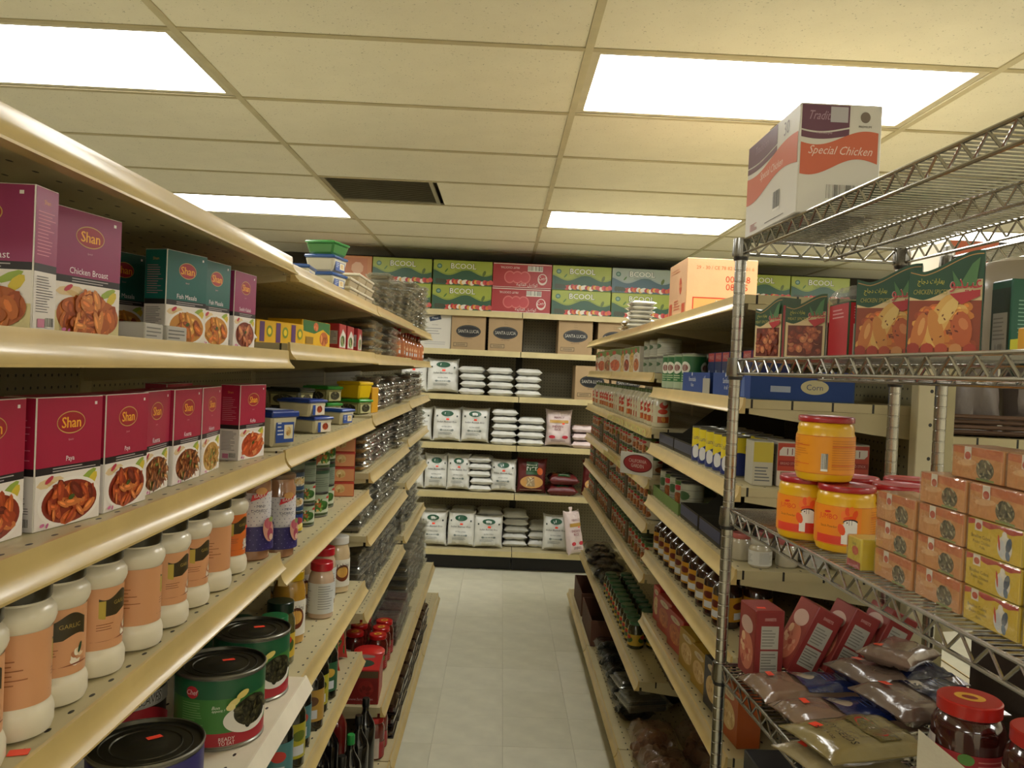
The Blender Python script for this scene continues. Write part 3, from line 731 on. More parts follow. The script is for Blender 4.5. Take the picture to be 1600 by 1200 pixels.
def jar_mb(r, h, cap, body, kind=None, seed=0, ch=.02, bm='glass_jar', lidtxt=False, n=22):
    def f():
        m = MB(); hb = h - ch
        m.lathe([(r*.88, 0), (r, .004), (r, hb*.80), (r*.93, hb*.90), (r*.80, hb*.985), (r*.80, hb)], body, bm, n)
        m.lathe([(r*.84, hb + .0004), (r*.88, hb + .002), (r*.88, h - .002), (r*.84, h), (.002, h)], cap, 'plastic', n)
        D = Decal(.003, .0010); P = PI * r; y = lambda t: hb * t
        if kind == 'tahini':
            D.fn(-P*.9, P*.9, y(.14), y(.70), 'd8d2c0', 24)
            for k in (-1, 0, 1): D.ell(k*P*.58, y(.42), P*.20, hb*.17, '6a3018', 12); D.ell(k*P*.58, y(.44), P*.15, hb*.11, 'd8a850', 10); D.text('Tahini', k*P*.58, y(.58), hb*.09, '2c201a', P*.4)
        elif kind == 'info':
            D.fn(-P*.95, P*.95, y(.12), y(.76), 'ccccc4', 24)
            for k in (-1, 0, 1): D.lines(k*P*.6 - P*.22, k*P*.6 + P*.22, y(.2), y(.72), '8c8c88', 10, seed, .3)
        elif kind == 'fig':
            D.fn(-P, P, y(.06), y(.5), 'a02a30', 24); D.fn(-P, -P*.3, y(.06), y(.62), 'c8bcb0'); D.ell(P*.0, y(.42), P*.07, hb*.09, '5a8a40', 8); D.lines(P*.1, P*.6, y(.1), y(.45), 'c87a70', 5, 1, .3)
        elif kind == 'olive':
            D.fn(-P, P, y(.15), y(.62), 'c8a838', 24)
            for k in (-1, 0, 1): D.ell(k*P*.62, y(.4), P*.2, hb*.14, '3c5a28', 10); D.ell(k*P*.62, y(.5), P*.12, hb*.08, 'c03a28', 8)
        elif kind == 'bottle_label':
            D.fn(-P, P, y(.15), y(.6), 'c87a28', 24)
            for k in (-1, 0, 1): D.ell(k*P*.62, y(.36), P*.2, hb*.15, 'e0c080', 10); D.ell(k*P*.62, y(.36), P*.1, hb*.09, '7c2818', 8)
        elif kind == 'pea':
            D.fn(-P, P, y(.08), y(.85), 'cfc8ae', 24); D.fn(-P, P, y(.62), y(.9), '9c2430', 24); D.text('Chef', P*.0, y(.76), hb*.1, 'f0e0dc', P*.5, shear=.2); D.text('Pearl', 0, y(.50), hb*.1, '201a18', P*.5, out='f4f0e8'); D.ell(0, y(.25), P*.2, hb*.12, '6a4a38', 10)
        elif kind == 'tah':
            D.fn(-P, P, y(.10), y(.74), 'b8b070', 24); D.text('Tahina', 0, y(.52), hb*.13, '181814', P*.6, shear=.15); D.lines(-P*.5, P*.5, y(.18), y(.36), '5a7a30', 3, 2, .4)
        m.decal(D, on_cyl(r))
        if lidtxt:
            E = Decal(); E.ell(0, 0, r*.42, r*.34, 'd8a030'); E.ell(0, -r*.02, r*.22, r*.15, '8c2018'); m.decal(E, on_top(h))
        return m
    return f

def bottle_mb(r, h, cap, body, lab, lab2=None, shoulder=.62, n=18, bm='glass_jar', neck=.32):
    def f():
        m = MB(); s = h * shoulder
        m.lathe([(r*.9, 0), (r, .004), (r, s), (r*.85, s + h*.06), (r*neck*1.2, s + h*.16), (r*neck, s + h*.20), (r*neck, h*.93)], body, bm, n)
        m.lathe([(r*neck*1.12, h*.9), (r*neck*1.12, h*.985), (r*neck, h), (.001, h)], cap, 'plastic', n)
        if lab:
            D = Decal(.003, .0010); P = PI * r
            D.fn(-P*.9, P*.9, s*.2, s*.85, lab, 22)
            for k in (-1, 0, 1): D.ell(k*P*.6, s*.62, P*.17, s*.10, lab2 or 'e0dcc8', 8); D.rect(k*P*.6 - P*.14, k*P*.6 + P*.14, s*.26, s*.44, 'c8ccd0')
            m.decal(D, on_cyl(r))
        return m
    return f

def pillow_fn(w, h, t, seed, pinch=.035, ears=.0):
    rr = random.Random(seed); ph = [rr.uniform(0, 6.28) for _ in range(6)]
    def S(u, v, side):
        """u,v in -1..1, side +1 front / -1 back -> x, y(height), z(out)"""
        e = max(0, 1 - abs(u)**4) * max(0, 1 - abs(v)**5); q = e ** .5
        wob = 1 + .12*math.sin(3.1*u + ph[0]) * math.sin(2.7*v + ph[1]) + .07*math.sin(7*u + ph[2] + 3*v) + .06*math.sin(9*v + ph[3]) + .16*abs(v)**3*math.sin(21*u + ph[0])
        rad = math.sin(14*math.atan2(v, u) + ph[4]) * .05 * (u*u + v*v)
        z = side * t/2 * q * (wob + rad)
        x = w/2 * u * (1 - pinch*(1 - v*v) + ears*abs(v)**6 - .02*math.cos(3*v + ph[5]))
        y = h/2 * v * (1 - pinch*(1 - u*u) + ears*abs(u)**6)
        return x, y, z
    return S
def pillow_mb(S, col, mat, nx=12, ny=14, back=None, flat=None):
    m = MB(); V = []; F = []; C = []; q = flat or 9
    for sd in (1, -1):
        o = len(V)
        for j in range(ny + 1):
            for i in range(nx + 1):
                p = S(-1 + 2*i/nx, -1 + 2*j/ny, sd); V.append((p[0], p[1], max(-q, min(q, p[2]))))
        for j in range(ny):
            for i in range(nx):
                a = o + j*(nx+1) + i; F.append([a, a+1, a+nx+2, a+nx+1][::sd]); C.append(col if sd > 0 or not back else back)
    n1 = (nx+1)*(ny+1); W_ = [[V[k][0], V[k][1], V[k][2]] for k in range(len(V))]
    for j in range(ny + 1):
        for i in range(nx + 1):
            if i in (0, nx) or j in (0, ny):
                k = j*(nx+1) + i; W_[k][2] = .0012; W_[n1 + k][2] = -.0012
    ring = [i for i in range(nx)] + [j*(nx+1) + nx for j in range(ny)] + [ny*(nx+1) + i for i in range(nx, 0, -1)] + [j*(nx+1) for j in range(ny, 0, -1)]
    for a, b in zip(ring, ring[1:] + ring[:1]): F.append([a, b, n1 + b, n1 + a][::-1]); C.append(col)
    return m.add(W_, F, C, mat)
STAND = Matrix(((1, 0, 0, 0), (0, 0, -1, 0), (0, 1, 0, 0), (0, 0, 0, 1)))     # pillow plane -> upright, front to -y
def on_pillow(S, w, h, off=.0012):
    def f(a, b, o):
        u, v = max(-.97, min(.97, 2*a/w)), max(-.97, min(.97, 2*b/h)); p = S(u, v, 1)
        return (a, b, p[2] + off + o)
    return f

_sk = {}
def rice_sack(label, group, loc, rz=0, w=.205, h=.265, t=.085, seed=0, lean=-.10, kind='elephant', standing=True, cat='sack'):
    key = ('sack', w, h, t, seed, kind, standing)
    if key not in _sk:
        S = pillow_fn(w, h, t, seed, .05, .04)
        pink = kind == 'pink'; red = kind == 'rice'
        col = {'elephant': 'dcdcd4', 'pink': 'd6c4c0', 'rice': '5e1c1a', 'plain': 'd4d4cc'}[kind]
        body = pillow_mb(S, col, 'sack', 16, 18, flat=None if standing else t*.44)
        D = Decal(.010, 0)
        X = w/2
        if kind == 'elephant':
            D.ell(0, h*.30, w*.22, h*.085, '1d5238', 12); D.blob(-w*.01, h*.305, w*.10, h*.036, 0, 'dfe2dc', 9); D.poly([(w*.06, h*.32), (w*.10, h*.30), (w*.095, h*.25), (w*.06, h*.28)], 'dfe2dc')
            for k in (-.07, -.02, .04): D.rect(w*k - w*.013, w*k + w*.013, h*.245, h*.29, 'dfe2dc')
            D.rect(-w*.38, -w*.33, h*.2, h*.25, '2a3a34'); D.rect(w*.33, w*.38, h*.2, h*.25, '2a3a34')
            D.text('Finest Quality', 0, h*.185, h*.022, '2c5040', w*.46); stick(D, w*.02, h*.13, w*.055)
            D.text('Indian Basmati Rice', 0, h*.055, h*.05, '33383a', w*.72, shear=.3)
            D.text('EXTRA LONG', 0, -h*.09, h*.034, '3a4a4a', w*.4)
            D.ell(-w*.2, -h*.19, w*.045, h*.03, '7a8480'); D.ell(w*.2, -h*.19, w*.045, h*.03, '7a8480'); D.rect(-w*.17, w*.17, -h*.205, -h*.175, '8a9490'); D.rect(-w*.15, w*.15, -h*.198, -h*.182, 'd0d2cc')
            D.lines(-w*.3, w*.3, -h*.33, -h*.25, '6a7472', 3, 3, .3)
        elif pink:
            D.grid(-w*.36, w*.36, h*.12, h*.2, 'b89040', 8, 2); D.text('PERFECT', 0, h*.27, h*.05, '7a4048', w*.5); D.text('INDIAN', -w*.05, h*.02, h*.06, '8a3848', w*.5); D.text('RICE', -w*.05, -h*.06, h*.06, '8a3848', w*.34)
            D.ell(-w*.26, -h*.27, w*.12, h*.045, 'b83040', 10); D.ell(w*.24, -h*.27, w*.12, h*.045, 'b83040', 10); stick(D, w*.16, h*.1, w*.05); D.lines(-w*.3, w*.3, -h*.40, -h*.34, '5a3a3c', 2)
        elif red:
            D.grid(-w*.2, w*.2, h*.02, h*.40, '264a28', 6, 6); D.text('Mahmood', -w*.02, h*.30, h*.05, 'e0d8c8', w*.42); D.text('RICE', 0, h*.19, h*.11, 'eee8dc', w*.46)
            D.ell(0, -h*.20, w*.39, h*.18, 'c89858', 16); D.food(0, -h*.19, w*.33, h*.14, ['a08a6a', '6a3a28', 'c8b890', '8a5a3c', 'e0d4b8'], 3, 30, .2); D.blob(w*.27, h*.12, w*.1, h*.11, .2, 'c05a28'); D.lines(-w*.4, w*.4, -h*.44, -h*.40, 'c8a890', 1)
        if kind != 'plain': body.decal(D, on_pillow(S, w*1.0, h, .0035 if standing else .0012), 'print')
        m = MB()
        if standing:
            m.merge(body, Matrix.Translation((0, 0, h/2)) @ STAND)
            if kind == 'pink' and h > .3: m.lathe([(w*.16, 0), (w*.09, .014), (w*.07, .022), (w*.13, .042), (w*.08, .05)], col, 'sack', 9, Matrix.Translation((0, 0, h*.94)) @ Matrix.Scale(.5, 4, (0, 1, 0)))
        else:
            m.merge(body, Matrix.Translation((0, 0, t*.4405)) @ Matrix.Rotation(PI, 4, 'Z'))
        _sk[key] = m.mesh('rice_sack')
    o = bpy.data.objects.new('rice_sack', _sk[key]); COL.objects.link(o); o.location = (loc[0], loc[1], loc[2] + (abs(lean)*t*.6 + h*.022 if standing else 0))
    o.rotation_euler = (lean if standing else 0, 0, rz)
    return tag(o, label, cat, group)

def carton_mb(w, d, h, bg, D=None, Dl=None, Dr=None, Dt=None, mat='card', tape=True):
    m = MB().rbox(-w/2, w/2, -d/2, d/2, 0, h, bg, mat, .002)
    if D: m.decal(D, on_front(-d/2))
    if Dl: m.decal(Dl, on_side(-w/2, -1))
    if Dr: m.decal(Dr, on_side(w/2, 1))
    if Dt: m.decal(Dt, on_top(h))
    return m
def tray_mb(w, d, h, col, inner=None, band=None, cut=.5, th=.003):
    """open corrugated display tray, low front lip and sloping cheeks"""
    inner = inner or col; m = MB(); hf = h * cut
    m.box(-w/2, w/2, -d/2, d/2, 0, th, inner, 'card')
    m.box(-w/2, w/2, d/2 - th, d/2, th + .0002, h, inner, 'card')
    for sg in (-1, 1):
        x0, x1 = sorted((sg*w/2, sg*(w/2 - th)))
        m.prism([(-d/2, th + .0002), (d/2 - th - .0002, th + .0002), (d/2 - th - .0002, h), (d/2*.5, h), (-d/2*.4, hf), (-d/2, hf)], x0, x1, 0, col, 'card')
    m.box(-w/2 + th + .0002, w/2 - th - .0002, -d/2, -d/2 + th, th + .0002, hf, col, 'card')
    if band: m.box(-w/2 + th, w/2 - th, -d/2 - .0008, -d/2 - .0001, hf*.25, hf*.9, band, 'print')
    return m
# ================================================================== placement
LF, RF = PI / 2, -PI / 2            # facing the aisle from the left / right run
ORD += ['fifteenth', 'sixteenth', 'seventeenth', 'eighteenth', 'nineteenth', 'twentieth', 'twenty-first', 'twenty-second', 'twenty-third', 'twenty-fourth', 'twenty-fifth', 'twenty-sixth', 'twenty-seventh', 'twenty-eighth', 'twenty-ninth', 'thirtieth', 'thirty-first', 'thirty-second', 'thirty-third', 'thirty-fourth', 'thirty-fifth', 'thirty-sixth']
LVL = {1: ['the only one'], 2: ['lower', 'upper'], 3: ['bottom', 'middle', 'top'], 4: ['bottom', 'second lowest', 'second highest', 'top']}
R = random.Random(77)
j = lambda a: R.uniform(-a, a)

# ---------------------------------------------------------------- left run, first bay, second shelf: magenta and teal spice cartons
MG, TL, CR_ = '92305e', '14605a', 'a81c40'
Z = 1.6335
pm = spice_box('x', MG, 'Chicken Broast', 'broast', 3, .116, .044, .152, plate='e8d070')
G = 'spice cartons on the second left shelf'
pm.place((-.548, .878, Z), 0, 'magenta chicken spice carton facing the camera, cut off by the left picture edge', G)
pm.place((-.538, 1.027, Z), math.radians(78), 'magenta chicken spice carton facing the aisle, right of the cut off one', G)
pt = spice_box('x', TL, 'Fish Masala', 'fish', 8, .098, .042, .150)
pt.place((-.66, 1.24, Z), math.radians(70), 'teal spice carton deep in the shelf, just right of the magenta ones', G)
pt.place((-.66, 1.39, Z), math.radians(70), 'teal spice carton deep in the shelf, second from the magenta ones', G)
pt.place((-.545, 1.365, Z), math.radians(72), 'teal spice carton at the shelf edge showing its narrow side', G)
pt.place((-.537, 1.475, Z), math.radians(80), 'teal spice carton with fried fish picture beside the small magenta one', G)
pk = spice_box('x', MG, 'Seekh Kabab', 'kebab', 12, .100, .042, .146, plate='dcd6d0')
pk.place((-.525, 1.60, Z), math.radians(84), 'small magenta spice carton with kebab picture at the shelf end', G)
pk.place((-.555, 1.735, Z + .0135), 0, 'spice carton with kebab picture fallen against its neighbour at shelf end', G, rot=(math.radians(-38), 0, math.radians(84)))
for k, (x, y) in enumerate(((-.508, 1.150), (-.512, 1.242))):
    put('folded_box', 'fold', lambda: MB().rbox(-.035, .035, -.02, .02, 0, .024, 'b8b4ac', 'print').decal(Decal().lines(-.03, .03, .004, .02, '6a6a68', 3, 1), on_front(-.02)),
        ('flat white little box lying on its side, nearer the camera', 'flat white little box lying on its side, farther one')[k], 'box', 'little white boxes lying before the teal cartons', (x, y, Z + .0005), LF + j(.1))
# third shelf: crimson cartons
Z = 1.4075; G = 'crimson spice cartons on the third left shelf'
P0 = spice_box('x', CR_, 'Nihari', 'curry', 21)
P0.place((-.548, .856, Z), math.radians(88), 'crimson spice carton with meat stew, cut off by the left picture edge', G)
P1 = spice_box('x', CR_, 'Paya', 'curry', 22)
P1.place((-.532, .986, Z), math.radians(81), 'crimson spice carton named Paya, largest looking one, near the picture edge', G)
P1.place((-.523, 1.112, Z), math.radians(88), 'crimson spice carton named Paya, second and partly covered one', G)
P2 = spice_box('x', CR_, 'Keema', 'keema', 23)
P2.place((-.537, 1.236, Z), math.radians(94), 'crimson spice carton named Keema, half hidden by its left neighbour', G)
P2.place((-.536, 1.358, Z), math.radians(90), 'crimson spice carton named Keema, unobstructed one in the middle', G)
spice_box('x', CR_, 'Haleem', 'haleem', 24).place((-.541, 1.482, Z), math.radians(94), 'crimson spice carton with yellow lentil dish picture', G)
spice_box('x', CR_, 'Kofta', 'kofta', 25).place((-.535, 1.712, Z), math.radians(81), 'crimson spice carton with meatball bowl, alone at the shelf end', G)
P0.place((-.645, 1.60, Z), math.radians(88), 'crimson spice carton standing back in shadow behind the meatball one', G)
# fourth shelf: mayonnaise jars
Z = 1.1855; G = 'wide mayonnaise jars on the fourth left shelf'
jm = mayo_jar('x', 0)
for k, (x, y) in enumerate(((-.532, .825), (-.533, .918), (-.540, 1.008), (-.538, 1.104), (-.530, 1.210), (-.530, 1.312), (-.534, 1.418), (-.530, 1.522))):
    jm.place((x, y, Z), math.radians(70 + R.uniform(-25, 25) + (0, 60, 0, 10, 60, 0, 20, 70)[k]), f'peach labelled mayonnaise jar, {ORD[k]} from the left picture edge', G, scale=(1.11, 1.11, 1.04))
mayo_jar('x', 1).place((-.540, 1.645, Z), math.radians(68), 'mayonnaise jar with brighter orange garlic label and price dot', G, scale=(1.11, 1.11, 1.04))
cs = canister('x')
cs.place((-.528, 1.772, Z), math.radians(32), 'snack canister with polka dot label at the end of the fourth shelf', 'polka dot snack canisters')
cs.place((-.524, 1.972, 1.1455), math.radians(36), 'snack canister with polka dot label, farther and lower one', 'polka dot snack canisters')
put('price_sticker', 'stk', lambda: MB().box(-.010, .010, -.007, .007, 0, .0006, 'ff5038', 'print'), 'orange price sticker stuck on the shelf near the picture edge', 'sticker', None, (-.4955, .87, 1.1856), .3)
# fifth shelf: catering tins
Z = .9105; G = 'large catering tins on the fifth left shelf'
big_can('x', .082, .135, 'leaf').place((-.503, 1.535, Z), math.radians(17), 'large green tin with stuffed leaves picture, front one', G)
kk = big_can('x', .079, .135, 'leaf'); kk.place((-.505, 1.735, Z), math.radians(14), 'large green tin with stuffed leaves picture, half hidden one at the shelf end', G)
big_can('x', .082, .135, 'stuffed').place((-.500, 1.205, Z), math.radians(30), 'large tin in the bottom left corner, mostly its dark lid showing', G)
big_can('x', .079, .135, 'grape').place((-.690, 1.545, Z), math.radians(12), 'large dark tin lettered grape leaves behind the green tins', G)
big_can('x', .079, .135, 'stuffed').place((-.685, 1.330, Z), math.radians(16), 'large tin with white and blue label behind the corner one', G)
put('food_jar', 'pea', jar_mb(.036, .155, '8c2430', '6a2a2a', 'pea'), 'jar with crimson label and white lettering right of the big green tins', 'jar', None, (-.522, 1.905, .8055), math.radians(40))

# ---------------------------------------------------------------- left run, second bay
Z = 1.8265
tb = tub('x', .088, .105, .050, 'd8d2bc', '28559c', 'blue', 1)
tb.place((-.535, 2.44, Z), -.22, 'white food tub with blue lid, lowest of the stack on the top left shelf', 'tubs on the top left shelf')
tb.place((-.535, 2.44, Z + .0505), -.18, 'white food tub with blue lid, in the middle of the top shelf stack', 'tubs on the top left shelf')
tub('x', .088, .105, .040, '4c8a4c', '3fa04c', None).place((-.533, 2.44, Z + .101), -.24, 'green lidded food tub topping the blue lidded stack', 'tubs on the top left shelf')
tb.place((-.58, 2.27, Z), .05, 'white food tub with blue lid, left of the stacked ones on top shelf', 'tubs on the top left shelf')
def h_ok(k): return k.get('h', .036) < .047
def stk(desc, i, n):
    return ('topmost ' if i == n - 1 else 'bottom ' if i == 0 else ORD[i] + ' from bottom ') + desc.replace('in the', 'of the') if n > 1 else desc
def stack(n, x, y, z, rz, desc, where, **k):
    ox = j(.012) - .004 if h_ok(k) else 0
    for i in range(n): clam(stk(desc, i, n), where, (x + ox + j(.004), y + j(.004), z + .0005 + i * (k.get('h', .036) + .0004)), rz + j(.10), **k)
# top shelf: flat white lidded boxes, then tall stacks of clear hinged containers
for q in range(3):
    y = 2.655 + q * .157
    for i in range(2 + (q > 0)):
        lab = ('flat pale lidded box in the %s small pile right of the green lidded tub' % ('first', 'second', 'third')[q])
        put('lidded_box', 'fl', lambda: MB().rbox(-.07, .07, -.055, .055, 0, .020, 'b8a888', 'plastic', .003, taper=.004).rbox(-.073, .073, -.058, .058, .0205, .0285, 'd8d0b8', 'plastic', .002), ('bottom ', 'middle ', 'top ')[i] + lab, 'container', f'pale lidded boxes, pile {ORD[q]} on top shelf', (-.545, y, Z + .0005 + i*.0292), LF)
ys = [3.235, 3.40, 3.58, 3.76, 3.94, 4.12, 4.34, 4.52, 4.70, 4.88, 5.06, 5.24]
for q, y in enumerate(ys):
    z = 1.8285 if y < 4.26 else 1.8205
    stack(3 + q // 2 + (q % 3), -.555, y, z, LF, f'clear hinged container in the {ORD[q]} stack of the top left shelf', f'clear containers, top left shelf stack {q + 1}', w=.155, d=.115, h=.029, food='9a8a68', frac=.62)
# second shelf: yellow carton, red packets, amber stacks, red topped bottles
def ybox(kind):
    def f():
        D = Decal()
        if kind == 0:
            for k in range(3): D.rect(-.10 + k*.075, -.078 + k*.075, .004, .052, '5c3a6a'); D.ell(-.055 + k*.075, .03, .014, .014, '7a8a30'); D.ell(-.055 + k*.075, .03, .008, .008, 'e8c828')
        else: D.poly([(-.11, .075), (-.11, .045), (-.02, .04), (.05, .055), (.11, .04), (.11, .075)], '2c6a34'); D.food(.06, .028, .035, .02, PAL['broast'], 2, 16, .3); D.food(-.01, .06, .02, .012, PAL['kofta'], 3, 8, .4); D.rect(-.09, -.03, .01, .03, '8a6a20')
        return carton_mb(.23, .10, .056 if not kind else .076, 'd8a818', D, mat='print')
    return f
put('carton', 'yb0', ybox(0), 'long yellow carton with purple bars on the second shelf, left run', 'box', None, (-.60, 2.05, 1.6525), LF - .25)
put('carton', 'yb1', ybox(1), 'yellow and green carton with food picture beside the purple barred one', 'box', None, (-.585, 2.36, 1.6525), LF - .12)
def redpk():
    D = Decal(); D.rect(-.018, .018, .02, .062, 'a8a29c'); D.lines(-.016, .016, .022, .06, '5c5654', 8, 2)
    E = Decal(); E.poly([(-.05, .01), (.05, .01), (.05, .05), (.0, .07), (-.05, .04)], 'c8c0b4'); E.food(.0, .03, .035, .018, PAL['veg'], 4, 14, .3)
    return carton_mb(.048, .11, .085, 'a02024', D, None, E, mat='print')
for k, y in enumerate((2.66, 2.80, 2.98)):
    put('spice_packet', 'rp', redpk, f'red spice carton with grey panel, {ORD[k]} from the yellow carton', 'box', 'red spice cartons on the second left shelf', (-.545, y, 1.6528 if y < 3.04 else 1.6485), j(.06))
for q, y in enumerate((3.16, 3.32, 3.48, 3.66, 3.84)):
    stack(4, -.55, y, 1.6485, LF, f'clear container in the {ORD[q]} stack on the second shelf, left run', f'clear containers, second left shelf stack {q + 1}', w=.14, d=.115, h=.033, food=('a8823c', '9a7238', 'c08a2c', '7a5a3c', '8a4a34')[q], frac=.55)
for q in range(10):
    y = 4.04 + q * .125
    if y > 5.30: break
    if y > 4.25: y += .022
    put('sauce_bottle', 'rb', bottle_mb(.034, .15, 'b02020', 'a05a38', 'b06838', 'd8b088', .6, 16), f'squat red capped sauce bottle, {ORD[q]} from the clear containers, second left shelf', 'bottle', 'red capped bottles on the second left shelf', (-.535 + j(.006), y, 1.6485 if y < 4.24 else 1.6425), LF + j(.3))
# third shelf: tubs
Z = 1.4115; G = 'tubs on the third left shelf'
tub('x', .088, .085, .086, 'cfc7a8', '1f3c8c', 'blue', 2).place((-.540, 1.94, Z), math.radians(-28), 'large white tub with blue lid beside the crimson meatball carton', G)
t2 = tub('x', .105, .085, .048, 'cfc7a8', '1f3c8c', 'pic', 3)
t2.place((-.545, 2.34, Z), math.radians(-24), 'low white tub with blue lid, lower of the pair behind the large tub', G)
t2.place((-.560, 2.32, Z + .0485), math.radians(-20), 'low white tub with blue lid, upper of the pair behind the large tub', G)
t2.place((-.650, 2.13, Z), math.radians(-20), 'low white tub with blue lid in the back of the third shelf', G)
tub('x', .10, .085, .052, 'cfc7a8', '234a98', 'blue', 4).place((-.545, 2.70, Z), math.radians(-18), 'white tub with blue lid standing alone right of the stacked pair', G)
tub('x', .11, .09, .060, '6a6a50', '18241c', 'herb', 5, 'glass_jar').place((-.640, 2.50, Z), math.radians(-15), 'dark lidded clear tub with orange price dot behind the blue lids, lower', G)
tub('x', .11, .09, .060, '6a6a50', '18241c', 'herb', 5, 'glass_jar').place((-.640, 2.50, Z + .061), math.radians(-14), 'dark lidded clear tub with olives behind the blue lids, upper', G)
t3 = tub('x', .105, .09, .058, '8c8c5c', '2a8a2c', 'herb', 6, 'glass_jar')
t3.place((-.640, 2.95, Z), -.4, 'green lidded olive tub in the back, lower of the pair', G); t3.place((-.640, 2.95, Z + .059), -.4, 'green lidded olive tub in the back, upper of the pair', G)
t3.place((-.560, 3.14, 1.4205), -.4, 'green lidded olive tub under the upturned yellow tub', G)
tub('x', .10, .09, .066, 'd8b414', 'd8b414', None).place((-.560, 3.14, 1.4205 + .0585), -.4, 'plain yellow tub stacked on a green lidded one', G)
put('carton', 'yb2', lambda: carton_mb(.03, .07, .10, 'd09a20', Decal().rect(-.012, .012, .02, .08, '8a5a20'), mat='print'), 'slim yellow box right of the green lidded tub, third left shelf', 'box', None, (-.515, 3.27, 1.4205), -.2)
for q, y in enumerate((3.42, 3.60, 3.78, 3.98, 4.16, 4.36, 4.56, 4.76, 4.96, 5.16)):
    stack(3 if q % 3 else 4, -.555, y, 1.4205 if y < 4.25 else 1.4275, LF, f'clear container in the {ORD[q]} stack on the third left shelf', f'clear containers, third left shelf stack {q + 1}', w=.15, d=.12, h=.036, food=('7a5a3c', '6a4c34', '5a4630')[q % 3], frac=.6)
# fourth shelf: tins
Z = 1.1455
for q, (x, y, r, ks) in enumerate(((-.575, 2.16, .031, ('hummus', 'bluey', 'grey', 'grey')), (-.560, 2.245, .031, ('bluey', 'hummus', 'hummus', 'grey')), (-.553, 2.34, .034, ('vegcan', 'vegcan', 'grey')), (-.64, 2.42, .040, ('grey', 'grey', 'grey')), (-.560, 2.50, .046, ('vegcan', 'grey', 'vegcan')), (-.575, 2.66, .046, ('vegcan', 'grey', 'vegcan')))):
    h = (.056 if r < .033 else .062 if r < .04 else .072)
    nm = ('first', 'second', 'third', 'fourth', 'fifth', 'sixth')[q]
    for i, kd in enumerate(ks):
        put('tin_can', ('c', r, kd, h), can_mb(r, h, {'hummus': '3c4a5c', 'bluey': '22407c', 'grey': '76806c', 'vegcan': 'b8bda4'}[kd], kd, 3, '6c6c64', 26), f'{LVL[len(ks)][i]} tin in the {nm} stack after the polka dot canister', 'can', 'stacked tins on the fourth left shelf', (x, y, Z + .0005 + i * (h + .0005)), math.radians(40) + j(.25))
def wafer():
    D = Decal(); D.rect(-.034, .034, .002, .050, 'd08a58'); D.ell(-.012, .028, .016, .014, 'd8b878'); D.rect(-.034, .034, .044, .050, 'b02c20'); D.food(-.01, .024, .014, .010, PAL['chick'], 2, 8, .4)
    E = Decal(); E.rect(-.034, .034, .002, .050, 'b4201c'); E.ell(0, .026, .008, .014, 'd8c8b8')
    return carton_mb(.072, .072, .052, 'b8402c', D, None, E, mat='print')
for i in range(4):
    put('snack_box', 'waf', wafer, f'{LVL[4][i]} red and peach snack box in the tall stack among tins', 'box', 'red snack boxes stacked beside the tins', (-.545, 2.90, Z + .0005 + i*.0524), .25 + j(.05))
for q, y in enumerate((3.15, 3.32, 3.50, 3.68, 3.86, 4.04, 4.34, 4.52, 4.70, 4.88, 5.06, 5.24)):
    stack(4 if q < 7 else 5, -.555 + .01*(q % 2), y, 1.2065 if y < 4.25 else 1.2255, LF, f'clear container in the {ORD[q]} stack on the fourth left shelf', f'clear containers, fourth left shelf stack {q + 1}', w=.15, d=.125, h=.033, food=('b8802c', 'a8542c', '8c4028', '74382a', '5a3424', '5a4630')[min(q, 5)], frac=.55)
# fifth shelf: tahini jars
Z = .8055; G = 'jars on the fifth left shelf, second bay'
for q, (x, y, r, h, cap, body, kd, lb) in enumerate((
    (-.585, 2.36, .046, .205, 'c8a010', 'b08430', 'tahini', 'honey coloured tahini jar with yellow lid'), (-.640, 2.53, .042, .200, 'd8d4c8', 'c8b088', 'tahini', 'tahini jar with white lid right behind the yellow lidded one'),
    (-.628, 2.665, .042, .200, 'd8d4c8', 'c8b088', 'tahini', 'tahini jar with white lid, between yellow and red lids'), (-.545, 2.60, .040, .175, 'b81c28', 'c0a488', 'info', 'tahini jar with red lid and back label, front one'),
    (-.570, 2.74, .042, .190, 'b81c28', 'c0a488', 'info', 'tahini jar with red lid, back one'), (-.555, 2.90, .044, .195, 'd8d4c8', 'c8b088', 'tahini', 'tahini jar with white lid at the far end of its shelf'))):
    put('tahini_jar', ('tj', q), jar_mb(r, h, cap, body, kd, q, .026, 'glass_jar', n=30), lb, 'jar', G, (x, y, Z), math.radians(40))
for q, (x, y, r, h, cap, kd, lb) in enumerate(((-.635, 2.075, .040, .150, '1c4c34', 'tah', 'dark green lidded jar in the shade behind the pearl labelled jar'), (-.545, 2.06, .038, .165, '1c6a3c', 'tah', 'green lidded jar with yellow tahina label, front one'), (-.565, 2.19, .040, .165, '14281c', 'olive', 'black lidded jar behind the green lidded ones'), (-.66, 1.96, .040, .15, '1c4c34', 'tah', 'green lidded jar farthest back beside the big tins'))):
    put('food_jar', ('gj', q), jar_mb(r, h, cap, '4c4a28', kd, q, .030, n=30), lb, 'jar', G, (x, y, Z), math.radians(45))
# third and fourth bay, fifth shelf
for q, y in enumerate((3.16, 3.34, 3.52, 3.70, 3.88, 4.08, 4.36, 4.54, 4.72, 4.90, 5.08, 5.26)):
    stack(4, -.555, y, .9705 if y < 4.25 else 1.0005, LF, f'clear container in the {ORD[q]} stack on the fifth left shelf', f'clear containers, fifth left shelf stack {q + 1}', w=.155, d=.125, h=.045, food=('5a4630', '6a5a3c', '4a3c28')[q % 3], frac=.5)
